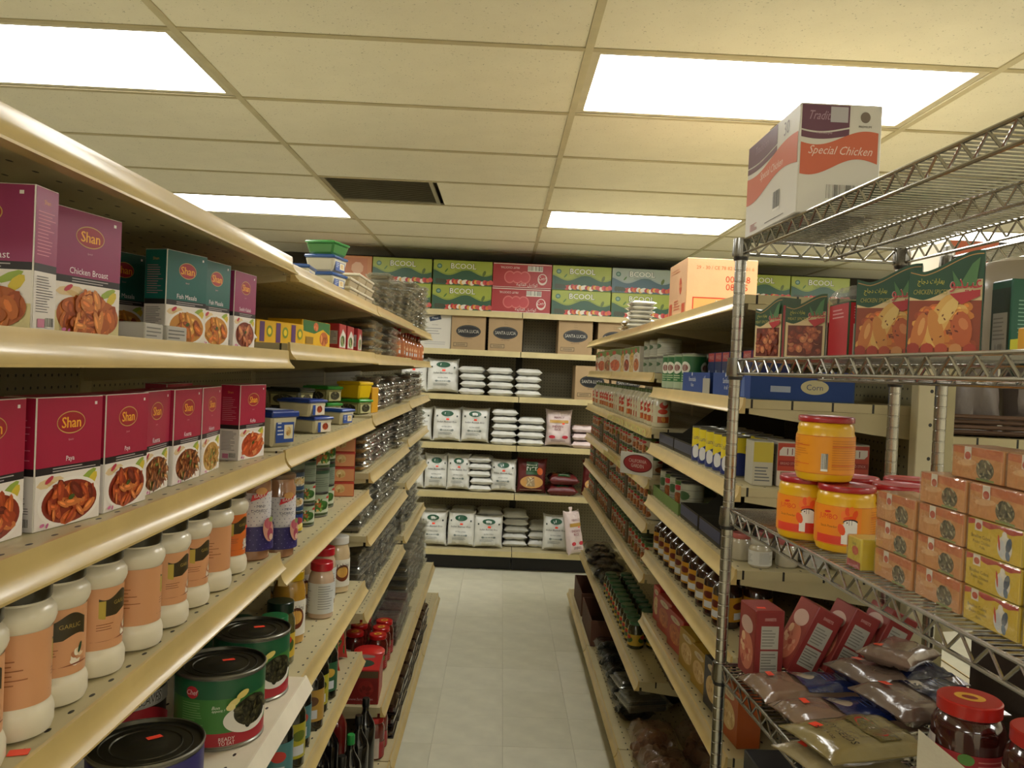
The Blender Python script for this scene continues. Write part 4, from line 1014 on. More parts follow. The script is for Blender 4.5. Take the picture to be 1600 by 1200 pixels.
# sixth shelf
for q, y in enumerate((3.17, 3.36, 3.55, 3.74, 3.93, 4.12, 4.38, 4.56, 4.74, 4.92, 5.10)):
    stack(4, -.555, y, .6805 if y < 4.25 else .7205, LF, f'clear container in the {ORD[q]} stack on the sixth left shelf', f'clear containers, sixth left shelf stack {q + 1}', w=.16, d=.125, h=.042 if y > 4.2 else .052, food=('3c3226', '4a3c2c', '2e2820')[q % 3], frac=.6)
# sixth shelf of second bay: dark bottles and soup bags
Z = .5405
BL = (('4a7a7c', 'c03a30', '121412'), ('a8a028', '5c6a20', '1a1c10'), ('4a7a7c', 'b0483c', '101210'), ('b08a3c', '5c3a20', '181410'), ('a8a028', '3c4a1c', '141410'), ('2c5a38', 'c8a040', '10140f'))
BN = ('teal labelled', 'yellow labelled', 'teal labelled', 'tan labelled', 'yellow labelled', 'green labelled')
n = 0
for q, (x, y) in enumerate(((-.525, 2.06), (-.520, 2.17), (-.530, 2.28), (-.520, 2.40), (-.530, 2.51), (-.525, 2.62), (-.62, 2.12), (-.62, 2.24), (-.62, 2.36), (-.62, 2.46))):
    a = BL[q % 6]
    put('sauce_bottle', ('sb', q % 6), bottle_mb(.038, .235, '18181a', a[2], a[0], a[1], .60, 22), f'dark sauce bottle, {BN[q % 6]}, {ORD[q % 6]} in the {"front" if q < 6 else "back"} row, second bay', 'bottle', 'dark sauce bottles on the sixth left shelf', (x, y, Z), math.radians(35) + j(.3))
def bagmb(w, h, t, col, col2, seed, logo=None):
    def f():
        S = pillow_fn(w, h, t, seed, .04, .03); b = pillow_mb(S, col, 'print', 12, 14); D = Decal(.01, 0)
        if col2: D.poly([(-w*.42, -h*.42), (w*.42, -h*.42), (w*.42, h*.05), (0, -h*.06), (-w*.42, h*.12)], col2); D.food(w*.05, -h*.18, w*.28, h*.16, PAL['veg'], seed, 20, .25)
        if logo: D.text(logo, 0, h*.28, h*.09, 'e8d8d0', w*.6, shear=.2)
        b.decal(D, on_pillow(S, w, h)); return MB().merge(b, Matrix.Translation((0, 0, h/2)) @ STAND)
    return f
for q, y in enumerate((2.80, 2.93)):
    put('food_bag', ('fb', q), bagmb(.15, .20, .055, 'b02c28', '2c6a30', 30 + q, 'Rio'), ('red and green food bag standing right of the dark bottles, nearer', 'red and green food bag standing right of the dark bottles, farther')[q], 'bag', 'red and green bags on the sixth left shelf', (-.585, y, Z + .006), .35, rot=(-.12, 0, .5))
# seventh shelf, third and fourth bay
Z = .3305; G = 'red lidded jars on the low left shelf'
def farcel():
    D = Decal(); D.rect(-.074, .074, .004, .125, '7c1c1a'); D.rect(-.074, .074, .1, .125, '5c4a30'); D.text('www.farcel.com', .01, .02, .010, 'c8a0a0', .10); D.food(.03, .06, .03, .03, ['8a2420', '9c3028', '701c18'], 4, 14, .4)
    T = Decal(); T.rect(-.074, .074, -.085, .085, 'b42020'); T.ell(0, -.02, .052, .042, '1c4030', 20); T.text('A', .002, -.02, .05, 'd8d0c8', .05, shear=.4); T.ell(0, .055, .05, .02, '7a6a60', 16)
    return carton_mb(.155, .18, .13, 'a02020', D, None, Decal().lines(-.08, .08, .02, .11, 'c87a70', 6, 2), T, mat='print')
put('food_box', 'farc', farcel, 'red printed box with dark oval emblem on the low left shelf', 'box', None, (-.495, 3.16, Z), .06)
put('food_tub', 'redt', lambda: MB().rbox(-.055, .055, -.05, .05, 0, .10, '8a2a20', 'glass_jar', .006, taper=.005).lathe([(.060, .1003), (.062, .103), (.062, .116), (.058, .119), (.001, .119)], 'c82824', 'plastic', 36), 'tub with plain red oval lid behind the red printed box', 'tub', None, (-.49, 3.33, Z), .1)
for q, (x, y) in enumerate(((-.475, 3.45), (-.475, 3.545), (-.475, 3.64), (-.575, 3.47), (-.575, 3.57), (-.575, 3.67))):
    put('food_jar', 'rlj', jar_mb(.042, .145, 'b41c1c', '5a1c14', 'fig', 1, .018, lidtxt=True), f'red lidded jar with gold ring, {ORD[q % 3]} one of the {"front" if q < 3 else "back"} row', 'jar', G, (x, y, Z), LF - .8)
for q, y in enumerate((3.79, 3.965, 4.14)):
    for i in range(2): clam(('lower', 'upper')[i] + f' clear tray of dark dates in the {ORD[q]} pile, low left shelf', f'date trays pile {q + 1}', (-.485, y, Z + i*.0625), LF, w=.155, d=.14, h=.062, food='4c241a', frac=.85, seed=2)
for q, (x, y) in enumerate(((-.500, 4.36), (-.665, 4.36), (-.505, 4.54), (-.505, 4.72), (-.505, 4.90), (-.505, 5.08), (-.505, 5.26))):
    stack(6, x, y, Z, LF, f'ribbed clear container in the {ORD[q]} tall stack, low far left', f'ribbed containers, low far left stack {q + 1}', w=.155, d=.13, h=.048, food='6a5c40', frac=.45)
# base deck
Z = .1305
def datepk():
    m = MB().rbox(-.075, .075, -.055, .055, 0, .036, '2c1a14', 'glass_jar', .010)
    for k in range(5): m.lathe([(.012, 0), (.011, .006), (.005, .010)], '38221a', 'glass_jar', 8, Matrix.Translation((-.05 + .025*k, .0, .035)), caps=False)
    return m.rbox(-.078, .078, -.058, .058, .0, .004, '1c1410', 'plastic')
q = 0
for k in range(9):
    y = 3.31 + k*.162
    for i in range(3):
        put('date_packet', 'dp', datepk, ('bottom', 'middle', 'top')[i] + f' dark glossy packet of dates, {ORD[k]} pile along the floor', 'packet', f'date packets pile {k + 1} on the left base deck', (-.426 + i*.003, y, Z + i*.0475), LF + j(.05))
for k in range(4): put('food_jar', 'wl', jar_mb(.032, .13, 'd8d8d8', '14161c', None, 1, .02), f'black jar with white cap at the far floor end of left run, {ORD[k]}', 'jar', 'white capped jars on the far left base deck', (-.507 + .075*(k % 2), 4.83 + .085*(k // 2), Z), 0)
for k, (x, y) in enumerate(((-.42, 3.08), (-.42, 3.17))): put('food_jar', 'rlj2', jar_mb(.036, .155, 'b82020', '6a241c', 'fig', 1, .02), f'red capped jar at floor level under the low left shelf, {("nearer", "farther")[k]}', 'jar', 'red capped jars on the left base deck', (x, y, Z), LF)
for q in range(14):
    x, y = (-.43, -.53)[q % 2], 2.02 + (q // 2) * .145
    gr = q in (13, 11, 8)
    put('sauce_bottle', ('sr', gr, q == 13), bottle_mb(.036, .30, '1c8a3c' if gr else '151515', '6a1c18' if q == 13 else '0f0d0c', None, None, .66, 20), ('dark bottle with green tip on the left base deck, %s of its kind' % {13: 'reddest', 11: 'nearest the aisle', 8: 'farthest inside'}[q]) if gr else f'black bottle on the left base deck, {ORD[q // 2]} in the {("aisle", "inner")[q % 2]} row', 'bottle', 'dark bottles on the left base deck', (x, y, Z), j(1))
# ---------------------------------------------------------------- back wall: drink cartons, brown cartons, rice sacks
def bcool(kind):
    def f():
        bg = {'g': '98a440', 'b': '9aa69c', 'r': 'a03034', 'o': 'c07a3c'}[kind]; D = Decal(); w, h = .468, .196
        if kind in 'gb':
            D.fn(-.233, .233, .002, lambda x: .100 + .022*math.cos((x - .03)*22), '2f5540' if kind == 'g' else '44606c', 24)
            D.fn(-.233, .233, lambda x: .104 + .022*math.cos((x - .03)*22), lambda x: .110 + .022*math.cos((x - .03)*22), '7a9038' if kind == 'g' else '8a9aa0', 24)
            rr = random.Random(4)
            for k in range(22): D.blob(-.12 + k*.0165, .024 + rr.uniform(-.006, .008), .017, .020, rr.uniform(0, 3), rr.choice(['b4382c', 'c86a34', 'd0a048', 'c0504a', 'a82c3c', '8a3c30', 'd8d0c0']), 9)
            for k in range(4): D.blob(-.20 + k*.02, .030, .014, .022, .3*k, '38402c', 8)
            D.blob(.17, .10, .025, .012, 1.2, '5a6a30'); D.blob(-.13, .115, .02, .006, .9, '4a7030')
            D.text('BCOOL', .005, .152, .042, 'e4e6dc', wide=.20, out='1e2c1c'); D.text('Instant Flavoured Drink', .01, .118, .010, '3c5a28', .15); D.rect(-.08, .10, .106, .1065, '3c5a28')
            D.ell(-.185, .148, .020, .019, '3c6a58'); D.ell(-.185, .148, .012, .010, '7a9a8a')
        elif kind == 'r':
            D.rect(-.23, .23, .186, .192, 'd8ccc4'); D.rect(-.23, .23, .004, .008, 'd8ccc4')
            for cx in (-.10, -.04, .02): D.ell(cx if True else 0, .085, .045, .050, 'c86a68', 12)
            for cx in (-.10, -.04, .02): D.ell(cx, .085, .036, .040, 'b84448', 12)
            D.ell(.16, .075, .038, .045, 'd8c8c0', 14); D.ell(.16, .080, .030, .034, 'a82830', 12); D.text('\ufe8a\ufef4\ufe91', .16, .085, .030, 'e0d8d0', .06, shear=.3)
            D.text('FRUIT COCKTAIL', -.10, .160, .016, 'dccfc8', .15, up=-1); D.bars(.04, .16, .135, .178, 3); D.text('\ufe94\ufeec\ufedb\ufe8e\ufed4\ufedf\ufe8d \ufede\ufef4\ufe98\ufedb\ufeee\ufedb', .04, .026, .030, 'dccfc8', .17)
        else: D.rect(-.20, .2, .02, .18, 'b86c34'); D.blob(.12, .1, .05, .05, .3, 'd0a078')
        return carton_mb(w, .30, h, bg, D, Decal().rect(-.14, .14, .01, .18, '7a8a30' if kind == 'g' else bg), mat='print')
    return f
rows = [('lower', 2.0685, 'ogggrggggrgg'), ('upper', 2.2655, 'oggrgbggggg')]
row0 = ['o', 'g', 'g', 'r', 'g', 'g', 'g', 'g', 'g']; row1 = ['o', 'g', 'g', 'r', 'g', 'b', 'g', 'g', 'g']
nm = {'g': 'green drink carton', 'r': 'red fruit cocktail carton', 'b': 'bluish grey drink carton', 'o': 'orange carton'}
for lv, (z, row) in enumerate(((2.0685, row0), (2.2655, row1))):
    for k, c in enumerate(row):
        x = -1.302 + .4755 * k
        lab = f'{nm[c]}, {ORD[k]} from the left in the {("lower", "upper")[lv]} row above back shelves'
        put('drink_carton', ('bc', c), bcool(c), lab, 'carton', 'drink cartons on top of the back shelving', (x + j(.003), 6.665, z), PI if False else 0)
def santa():
    D = Decal(); D.ell(0, .148, .098, .050, '17191c', 28); D.ell(0, .148, .092, .045, '5c5c58', 28); D.ell(0, .148, .090, .043, '17191c', 28)
    D.text('SANTA LUCIA', 0, .148, .026, 'b8b4a8', .165); D.text('MACEDONIA', 0, .090, .008, '4a3c2c', .08)
    D.rect(-.115, -.005, .026, .056, '1c1a18'); D.rect(-.112, -.008, .029, .053, 'a08a66'); D.text('00000000', -.06, .041, .013, '1c1a18', .08)
    D.text('Ajvar', -.0, .235, .012, '8a7450', .04); D.text('Hot', -.0, .218, .012, '8a7450', .04)
    return carton_mb(.272, .28, .272, 'a58b66', D)
def whitebox():
    D = Decal(); D.poly([(-.02, .215), (.07, .235), (.06, .270), (-.03, .250)], '24344c'); D.text('Fresh', .02, .243, .016, 'c8ccd0', .06, shear=.4)
    D.text('white cheese', .02, .19, .008, '4a4a50', .05); D.lines(-.08, .12, .11, .17, '8a8a88', 3, 4, .3); D.lines(-.06, .12, .03, .06, '9a9a98', 2, 6, .3)
    return carton_mb(.30, .26, .285, 'c8c4b8', D, mat='print')
put('carton', 'wb', whitebox, 'white carton with dark blue logo, left of the brown oval labelled cartons', 'carton', None, (-.573, 6.68, 1.7575))
for k, x in enumerate((-.283, .012, .57, .885, 1.20)):
    put('carton', 'sl', santa, ('brown carton with black oval, leftmost on the second back shelf', 'brown carton with black oval, right of the leftmost one', 'brown carton with black oval, just right of the empty shelf gap', 'brown carton with black oval, partly behind the right run', 'brown carton with black oval, farthest right on second back shelf')[k], 'carton', 'brown cartons with black oval on the back shelving', (x, 6.67, 1.7575))
for k, x in enumerate((.72, 1.01)): put('carton', 'sl', santa, ('brown carton with black oval on the third back shelf, left one', 'brown carton with black oval on the third back shelf, right one')[k], 'carton', 'brown cartons with black oval on the back shelving', (x, 6.67, 1.4005))
shn = {3: 'third', 4: 'fourth', 5: 'fifth', 6: 'bottom'}
def st(x, z, sh, k, y=6.60, **kw):
    kw['w'] = kw.get('w', .205) + .014; kw['t'] = .10
    rice_sack(f'upright white rice sack with green elephant oval, {ORD[k]} from left on {shn[sh]} back shelf', f'upright rice sacks on the {shn[sh]} back shelf', (x, y, z), j(.08), seed=50 + k, **kw)
def pile(x, z, sh, k, n, y=6.66, w=.205, t=.060, kind='plain', d=.27, what='flat white rice sack'):
    for i in range(n):
        lv = 'topmost' if i == n - 1 else 'bottom' if i == 0 else ORD[i] + ' from bottom'
        rice_sack(f'{lv} {what} in the {ORD[k]} pile on {shn[sh]} back shelf', f'flat sacks, {shn[sh]} back shelf pile {k + 1}', (x + j(.008), y, z + i*(t*.885 + (.005 if kind == 'plain' else .010))), j(.07), w=w, h=d, t=t, seed=60 + (i + k) % 4, kind=kind, standing=False)
z = 1.4005
st(-.71, z, 3, 0); st(-.475, z, 3, 1, w=.24, h=.27)
pile(-.235, z, 3, 0, 4); pile(-.008, z, 3, 1, 4); pile(.21, z, 3, 2, 4)
z = 1.0105
st(-.655, z, 4, 0); st(-.425, z, 4, 1, w=.21, h=.27); st(-.200, z, 4, 2, w=.215, h=.275)
pile(.035, z, 4, 0, 5); pile(.258, z, 4, 1, 4, w=.215)
rice_sack('pinkish rice sack with mustard band standing on the fourth back shelf', None, (.475, 6.60, z), .03, w=.21, h=.29, seed=71, kind='pink')
pile(.68, z, 4, 2, 3, kind='pink', w=.20, what='flat pinkish rice sack')
z = .6225
st(-.69, z, 5, 0, w=.18); st(-.495, z, 5, 1, w=.175, h=.28); pile(-.355, z, 5, 0, 5, y=6.81); st(-.355, z, 5, 2, y=6.585, w=.18, h=.285) if False else None
st(-.315 + .0, z, 5, 2, y=6.585, w=.175, h=.285); pile(-.135, z, 5, 1, 5, w=.18, y=6.68); st(.045, z, 5, 3, w=.20, h=.26)
rice_sack('dark red rice bag with green leaf print and plate picture on the fifth back shelf', None, (.275, 6.60, z), .0, w=.235, h=.275, t=.09, seed=81, kind='rice')
pile(.525, z, 5, 2, 2, kind='rice', w=.24, t=.085, what='flat dark red rice bag')
rice_sack('dark red rice bag standing half hidden behind the right run', None, (.80, 6.60, z), -.1, w=.235, h=.275, t=.09, seed=82, kind='rice')
z = .1655
st(-.50, z, 6, 0, w=.205, h=.275); st(-.275, z, 6, 1, w=.21, h=.28); st(-.055, z, 6, 2, w=.22, h=.255)
for k, x in enumerate((-.50, -.27, -.05)): pile(x, z, 6, k, 5, y=6.85, what='flat white rice sack')
pile(.165, z, 6, 3, 5, y=6.80, w=.20); pile(.375, z, 6, 4, 3, w=.20, t=.07, y=6.81); st(.49, z, 6, 3, w=.20, h=.285)
rice_sack('pinkish rice sack leaning sideways at the end of the right run', None, (.645, 6.46, .1655), .75, w=.17, h=.34, t=.075, seed=90, kind='pink', lean=-.22)

# ---------------------------------------------------------------- right run
def rowput(xs_ys, z, name, key, fn, desc, where, cat, rz=RF):
    for k, (x, y) in enumerate(xs_ys):
        o = fn(k); put(name, (key, o[0]), o[1], f'{o[2]}, {ORD[k]} from the far end, {where}', cat, f'{desc}, {where}', (x + j(.004), y + j(.004), z), rz + j(.5))
# top shelf
def ocart():
    D = Decal(); D.text('29 - 30 / CE 78 82 01 01 01 6', .01, .173, .012, 'b06038', .20); D.text('000 28', .055, .135, .022, 'b83018', .085); D.text('08805', .052, .108, .022, 'b83018', .085)
    D.rect(-.10, .10, .018, .070, 'b83018'); D.rect(-.096, .096, .022, .066, 'd89a5c'); D.bars(-.02, .06, .030, .060, 3)
    E = Decal(); E.blob(.05, .115, .022, .03, .3, 'c05030', 12); E.text('KABAB', .05, .115, .012, 'e0a870', .04); E.lines(-.12, .10, .165, .185, 'b86838', 2, 4, .3); E.rect(.08, .13, .01, .05, 'c05030'); E.rect(-.13, -.08, .01, .06, 'c05030'); E.lines(-.05, .05, .03, .07, 'c05030', 4)
    return carton_mb(.245, .29, .205, 'cca27a', D, E)
put('carton', 'oc', ocart, 'large orange tan carton printed with red numbers on the top right shelf', 'carton', None, (.745, 2.975, 1.8265), 0)
for i in range(7):
    put('wrapped_pack', ('wp', i % 2), lambda i=i: pillow_mb(pillow_fn(.15, .12, .026, 20 + i, .02), 'c8c4b4', 'cello', 8, 8, flat=.0104), ('topmost' if i == 6 else 'bottom' if i == 0 else ORD[i] + ' from bottom') + ' flat plastic wrapped pack in the stack on top right shelf', 'packet', 'plastic wrapped packs on the top right shelf', (.66 + j(.006), 4.02 + j(.006), 1.8265 + .0108 + i*.0215), RF + j(.2))
for i in range(3):
    put('wrapped_pack', ('wp', 2), lambda: pillow_mb(pillow_fn(.15, .12, .026, 27, .02), 'b8a070', 'cello', 8, 8, flat=.0104), ('bottom', 'middle', 'top')[i] + ' tan wrapped pack behind the pale stack on top right shelf', 'packet', 'tan packs on the top right shelf', (.66, 4.22, 1.8265 + .0108 + i*.0215), RF + j(.2))
# far bays, second shelf: cartons of tomato tins and pouches
z = 1.6285
def pouch(bg, pal, tall=.12, wide=.10):
    def f():
        D = Decal(); D.food(0, tall*.30, wide*.42, tall*.24, PAL[pal], 5, 22, .25); D.poly([(-wide*.48, tall*.98), (wide*.48, tall*.98), (wide*.48, tall*.72), (0, tall*.80), (-wide*.48, tall*.66)], '5a7a30'); D.blob(-wide*.1, tall*.84, wide*.18, tall*.09, 0, 'b03828'); D.text('Foul', 0, tall*.64, tall*.1, '8a2a20', wide*.6)
        return carton_mb(wide, .07, tall, bg, D, Decal().lines(-.03, .03, .01, tall*.9, '8a8a80', 12, 2, .3), mat='print')
    return f
for k, (y, wd, pl, bg) in enumerate(((5.45, .10, 'curry', 'c8b89c'), (5.22, .22, 'kofta', 'ccc4b0'), (4.90, .20, 'keema', 'b8a884'), (4.60, .24, 'kofta', 'c4bca8'), (4.30, .09, 'chick', 'd0a850'), (4.17, .11, 'curry', 'd0c8b8'), (4.0, .09, 'chick', 'd0a850'), (3.87, .10, 'broast', 'd8d0c0'))):
    put('food_carton', ('pc', k), pouch(bg, pl, .125 if wd < .15 else .13, wd), f'food carton with dish picture, {ORD[k]} from the far end, second right shelf', 'box', 'food cartons on the second right shelf', (.665, y, z), RF + .12)
for k, y in enumerate((3.72, 3.58, 3.40)):
    for i in range(2): put('tin_can', ('w1', i), can_mb(.050, .078 if i else .066, 'b8b8a4' if i else '9aa08c', 'white', 1, '9a9a92'), f'{("lower", "upper")[i]} pale tin in the {ORD[k]} pair, second right shelf', 'can', 'pale tins on the second right shelf', (.69, y, z + i*.067), RF)
# near bay, second shelf
z = 1.5705
for k, (x, y) in enumerate(((.655, 3.13), (.655, 3.04), (.66, 2.945), (.665, 2.84), (.74, 3.09), (.75, 2.98), (.76, 2.87))):
    put('tin_can', ('g1', k > 3), can_mb(.042, .130, 'b8b8a4' if k > 3 else '9aa88a', 'green', 1, '9a9a92', 24), f'tall green and white tin, {ORD[k % 4]} from the far end in the {("front", "back")[k // 4]} row, near bay', 'can', 'green and white tins in the near right bay', (x, y, z), RF + .5)
for k, y in enumerate((3.14, 3.06)): put('snack_box', 'or1', lambda: carton_mb(.07, .05, .055, 'd8a850', Decal().rect(-.033, .033, .045, .054, 'b07820').food(0, .024, .025, .016, PAL['broast'], 1, 12, .3), mat='print'), ('small orange box at the near bay corner, farther', 'small orange box at the near bay corner, nearer')[k], 'box', 'small orange boxes, near right bay', (.620 - .001, y, z), RF) if False else None
def bluetray(txt):
    def f():
        m = tray_mb(.36, .26, .075, '1c3c7c', '24406c', None, .85); D = Decal(); D.text(txt[0], -.04, .042, .014, 'c8ccd0', .10); D.text(txt[1], -.04, .024, .012, 'c8ccd0', .06); D.ell(-.045, .058, .006, .006, 'c8ccd0', 8)
        D.poly([(.10, .004), (.135, .004), (.13, .055), (.11, .05)], '3c5c9c'); m.decal(D, on_front(-.13)); E = Decal(); E.ell(.03, .035, .035, .018, 'c0b890', 12); E.text('Corn', .03, .035, .014, '2c3c6c', .05); E.rect(-.08, -.03, .02, .035, '9aa4b8'); m.decal(E, on_side(.18, 1)); return m
    return f
put('display_tray', 'bt', bluetray(('Remarkable', 'Value')), 'blue cardboard display tray in the near right bay', 'tray', None, (.745, 2.60, z), RF)
put('display_tray', 'bt2', bluetray(('Sardines', 'in oil')), 'second blue cardboard display tray right at the shelf end', 'tray', None, (.745, 2.20, z), RF)
def rbcart():
    D = Decal(); D.rect(-.038, .038, .098, .126, 'a82c30'); D.text('WHOLE', 0, .112, .013, 'd0b0a8', .055); D.rect(-.038, .038, .045, .098, '1c2c5c'); D.rect(-.038, .038, .004, .045, '2c6a4c'); D.ell(.01, .03, .012, .012, 'c8c8b0'); D.rect(-.038, .038, .044, .047, 'b0b8a8'); D.rect(-.03, -.015, .06, .07, 'a0a8b8')
    return carton_mb(.08, .08, .128, '22306a', D, Decal().rect(-.038, .038, .004, .126, '1c2c5c').lines(-.03, .03, .02, .08, '8a94b0', 6), mat='print')
for k in range(5):
    y = (2.725, 2.637, 2.549, 2.325, 2.237)[k]
    put('carton', 'rbc', rbcart, f'red and navy carton standing in a blue tray, {ORD[k]} from the far end', 'box', 'red and navy cartons in the blue trays', (.735, y, z + .0035), RF)
put('paper_card', 'pc1', lambda: MB().rbox(-.04, .04, -.001, .001, 0, .046, '9c9888', 'card', .0004), 'grey card standing at the edge of the second right shelf', 'card', None, (.608, 2.43, z), RF)
# third shelf far bays: red topped pouches behind yellow price strips
def ketchup():
    m = bottle_mb(.037, .150, '4a5a2c', 'b8b090', 'c4bc9c', 'b83c24', .70, 18, 'plastic', .45)()
    D = Decal(.005, .0016); P = PI * .037
    for k in (-1, 0, 1):
        D.ell(k*P*.62, .090, P*.15, .014, 'b43c2c', 8); D.ell(k*P*.62 + .004, .098, P*.08, .008, 'd8d0c0', 6); D.rect(k*P*.62 - P*.2, k*P*.62 + P*.2, .02, .045, 'a85024'); D.blob(k*P*.62, .034, .008, .012, .3, 'c89040')
    return m.decal(D, on_cyl(.037))
z = 1.4085
for k in range(24):
    y = 5.50 - k * .094
    if y < 3.28: break
    put('sauce_bottle', 'ket', ketchup, f'sauce bottle with red emblem, {ORD[k]} from the far end, third right shelf', 'bottle', 'sauce bottles on the third right shelf', (.655 + j(.004), y + .0, z), RF + j(.5))
def strip(n, L_, seed):
    def f():
        m = MB().box(-L_/2, L_/2, -.0015, 0, 0, .030, 'c8b860', 'print'); D = Decal(); rr = random.Random(seed)
        for k in range(int(L_/.03)): D.blob(-L_/2 + .015 + k*.03, .015 + rr.uniform(-.006, .006), .009, .005, rr.uniform(0, 3), rr.choice(['8a9a30', 'b07830', 'e0d488', '9c8a3c', 'c85a30']), 7)
        return m.decal(D, on_front(-.0015))
    return f
for k, (y, z0) in enumerate(((3.52, 1.372), (4.12, 1.372), (3.75, 1.170), (4.30, 1.170))):
    put('price_strip', ('ps', k), strip(1, .56 if k < 2 else .42, k), ('yellow printed price strip on the third right shelf, nearer', 'yellow printed price strip on the third right shelf, farther', 'yellow printed price strip on the fourth right shelf, nearer', 'yellow printed price strip on the fourth right shelf, farther')[k], 'price strip', None, (.5785, y, z0 + .002), RF)
# near bay third shelf: dark trays, yellow and navy tins, red cartons
z = 1.3525
for k, (y, w_, h_) in enumerate(((3.06, .26, .155), (2.78, .27, .155))):
    put('display_tray', ('dt', k), lambda w_=w_, h_=h_: tray_mb(w_, .30, h_, '3a3528', '57513c', '1a2144', .30), ('open dark cardboard tray, farther one, third right shelf', 'open dark cardboard tray with navy front, nearer one, third right shelf')[k], 'tray', 'open dark trays on the third right shelf', (.775, y, z), RF)
put('plastic_cup', 'cup', lambda: MB().lathe([(.020, 0), (.024, .003), (.028, .05), (.030, .052), (.027, .0525), (.023, .006), (.001, .006)], 'b8b4a0', 'plastic', 18), 'small pale plastic cup on the third right shelf corner', 'cup', None, (.645, 3.17, z + .004), 0) if False else None
n = 0
for k in range(12):
    x, y = (.652, .742)[k % 2], 2.590 - .086 * (k // 2)
    if y < 2.19: break
    put('tin_can', 'puck', can_mb(.039, .112, '22306c', 'puck', 1, 'a8a8a0', 26), f'yellow and navy tin, {ORD[k // 2]} from the far end in the {("front", "back")[k % 2]} row, third right shelf', 'can', 'yellow and navy tins, near right bay', (x, y, z), RF + .55)
def redc():
    D = Decal(); D.rect(-.030, .030, .004, .110, 'b03c28'); D.rect(-.030, .030, .002, .040, 'c8bca8'); D.poly([(-.026, .078), (.018, .078), (.026, .086), (.026, .100), (-.018, .100), (-.026, .09)], 'd0c8bc'); D.text('11', 0, .089, .016, '6a2420', .02)
    D.rect(-.028, .028, .052, .066, '8c2420'); D.text('BREAD STICK', 0, .059, .006, 'c09080', .045); D.rect(-.022, .004, .018, .038, '8a6a58'); D.rect(-.018, .0, .021, .035, 'c8c0b0'); D.poly([(.006, .026), (.024, .030), (.022, .022), (.008, .018)], 'a07860'); D.text('no salt added', 0, .009, .005, '5a4038', .045)
    return carton_mb(.062, .10, .114, 'b8b0a0', D, Decal().rect(-.048, .048, .002, .112, '9c9488').lines(-.04, .04, .02, .09, '6a645c', 8), mat='print')
for k, (x, y) in enumerate(((.735, 2.10), (.820, 2.10), (.905, 2.10))):
    put('carton', 'rc11', redc, f'red and white carton facing the camera, {ORD[k]} from the aisle, end of third right shelf', 'box', 'red and white cartons at the near end, third right shelf', (x, y, z), -.05)
put('carton', 'rcw', lambda: carton_mb(.05, .09, .112, 'b8b4a0', Decal().poly([(-.024, .06), (.024, .06), (.024, .11), (-.024, .11)], 'c0b040').lines(-.02, .02, .01, .05, '5c6068', 5), mat='print'), 'pale and yellow carton beside the red and white cartons', 'box', None, (.668, 2.09, z), -.08)
# fourth shelf
z = 1.2055
def sign():
    m = MB().rbox(-.125, .135, -.001, .001, 0, .115, 'a8a494', 'card', .0005); D = Decal(); D.ell(.015, .060, .115, .046, '4c1416', 30); D.ell(.015, .060, .108, .041, '7c2424', 30); D.text('CALIFORNIA', .015, .073, .018, 'a8988a', .14); D.text('GARDEN', .015, .048, .018, 'a8988a', .10); return m.decal(D, on_front(-.001))
put('shelf_sign', 'sg', sign, 'grey sign with dark red oval lettered California Garden', 'sign', None, (.545, 3.235, 1.222), -.9, scale=(.66, 1, .76))
for k in range(26):
    y = 5.50 - k * .083
    if y < 3.27: break
    if k in (6, 7, 15): continue
    for i in range(2 if k % 5 and abs(y - 4.44) > .05 else 1):
        put('tin_can', ('tm', k % 2), can_mb(.037, .074 if True else 0, 'b4ac94' if k % 2 else 'a89878', 'tomato' if k % 2 else 'bean', k, '8a8a82'), f'{("lower", "upper")[i]} tin with vegetable label, {ORD[k]} from the far end, fourth right shelf', 'can', 'tins on the fourth right shelf, far bays', (.652, y, z + i*.0745), RF + .4 + j(.2))
for k, (y, zz, nn) in enumerate(((4.96, 1.2055, 'fourth right shelf, farther'), (4.255, 1.2055, 'fourth right shelf, nearer'), (5.251, 1.0305, 'fifth right shelf, farthest'), (4.587, 1.0305, 'fifth right shelf, middle'), (3.923, 1.0305, 'fifth right shelf, nearest'), (5.126, .8305, 'sixth right shelf, farthest'), (4.462, .8305, 'sixth right shelf, middle'), (3.84, .8305, 'sixth right shelf, nearest'))):
    wd = .14 if zz > 1.2 and y > 4.9 else .066 if zz > 1 else .145 if y > 4 else .06
    put('cardboard_case', ('cc', wd), lambda wd=wd: carton_mb(wd, .20, .105 if wd > .1 else .10, '5e5038', Decal().lines(-wd*.3, wd*.3, .03, .06, '3c3222', 2), mat='card'), f'brown cardboard case between tins, {nn}', 'carton', 'brown cases between the tins', (.715, y, zz), RF)
z = 1.1475
def nucan(k): return can_mb(.040, .105, 'a8a890', ('white', 'bean')[k], k, '8c8c84', 24)
for k in range(5): put('tin_can', ('n4', k % 2), nucan(k % 2), f'pale tin with small picture, {ORD[k]} from the far end, fourth shelf of near right bay', 'can', 'pale tins, fourth shelf, near right bay', (.672, 3.165 - .09*k, z + .0035), RF + .5)
put('display_tray', 'gt', lambda: tray_mb(.46, .24, .075, '6c8444', '8a8a5c', None, .55), 'green cardboard display tray holding pale tins, fourth right shelf', 'tray', None, (.735, 2.985, z), RF) 
for k, y in enumerate((2.62, 2.36)):
    put('display_tray', ('dt2', k), lambda k=k: tray_mb(.24, .30, .165, '3a3528', '57513c', '1c2450', .30), ('empty dark cardboard tray with navy front, farther, fourth right shelf', 'empty dark cardboard tray with navy front, nearer, fourth right shelf')[k], 'tray', 'open dark trays on the fourth right shelf', (.770, y, z), RF)
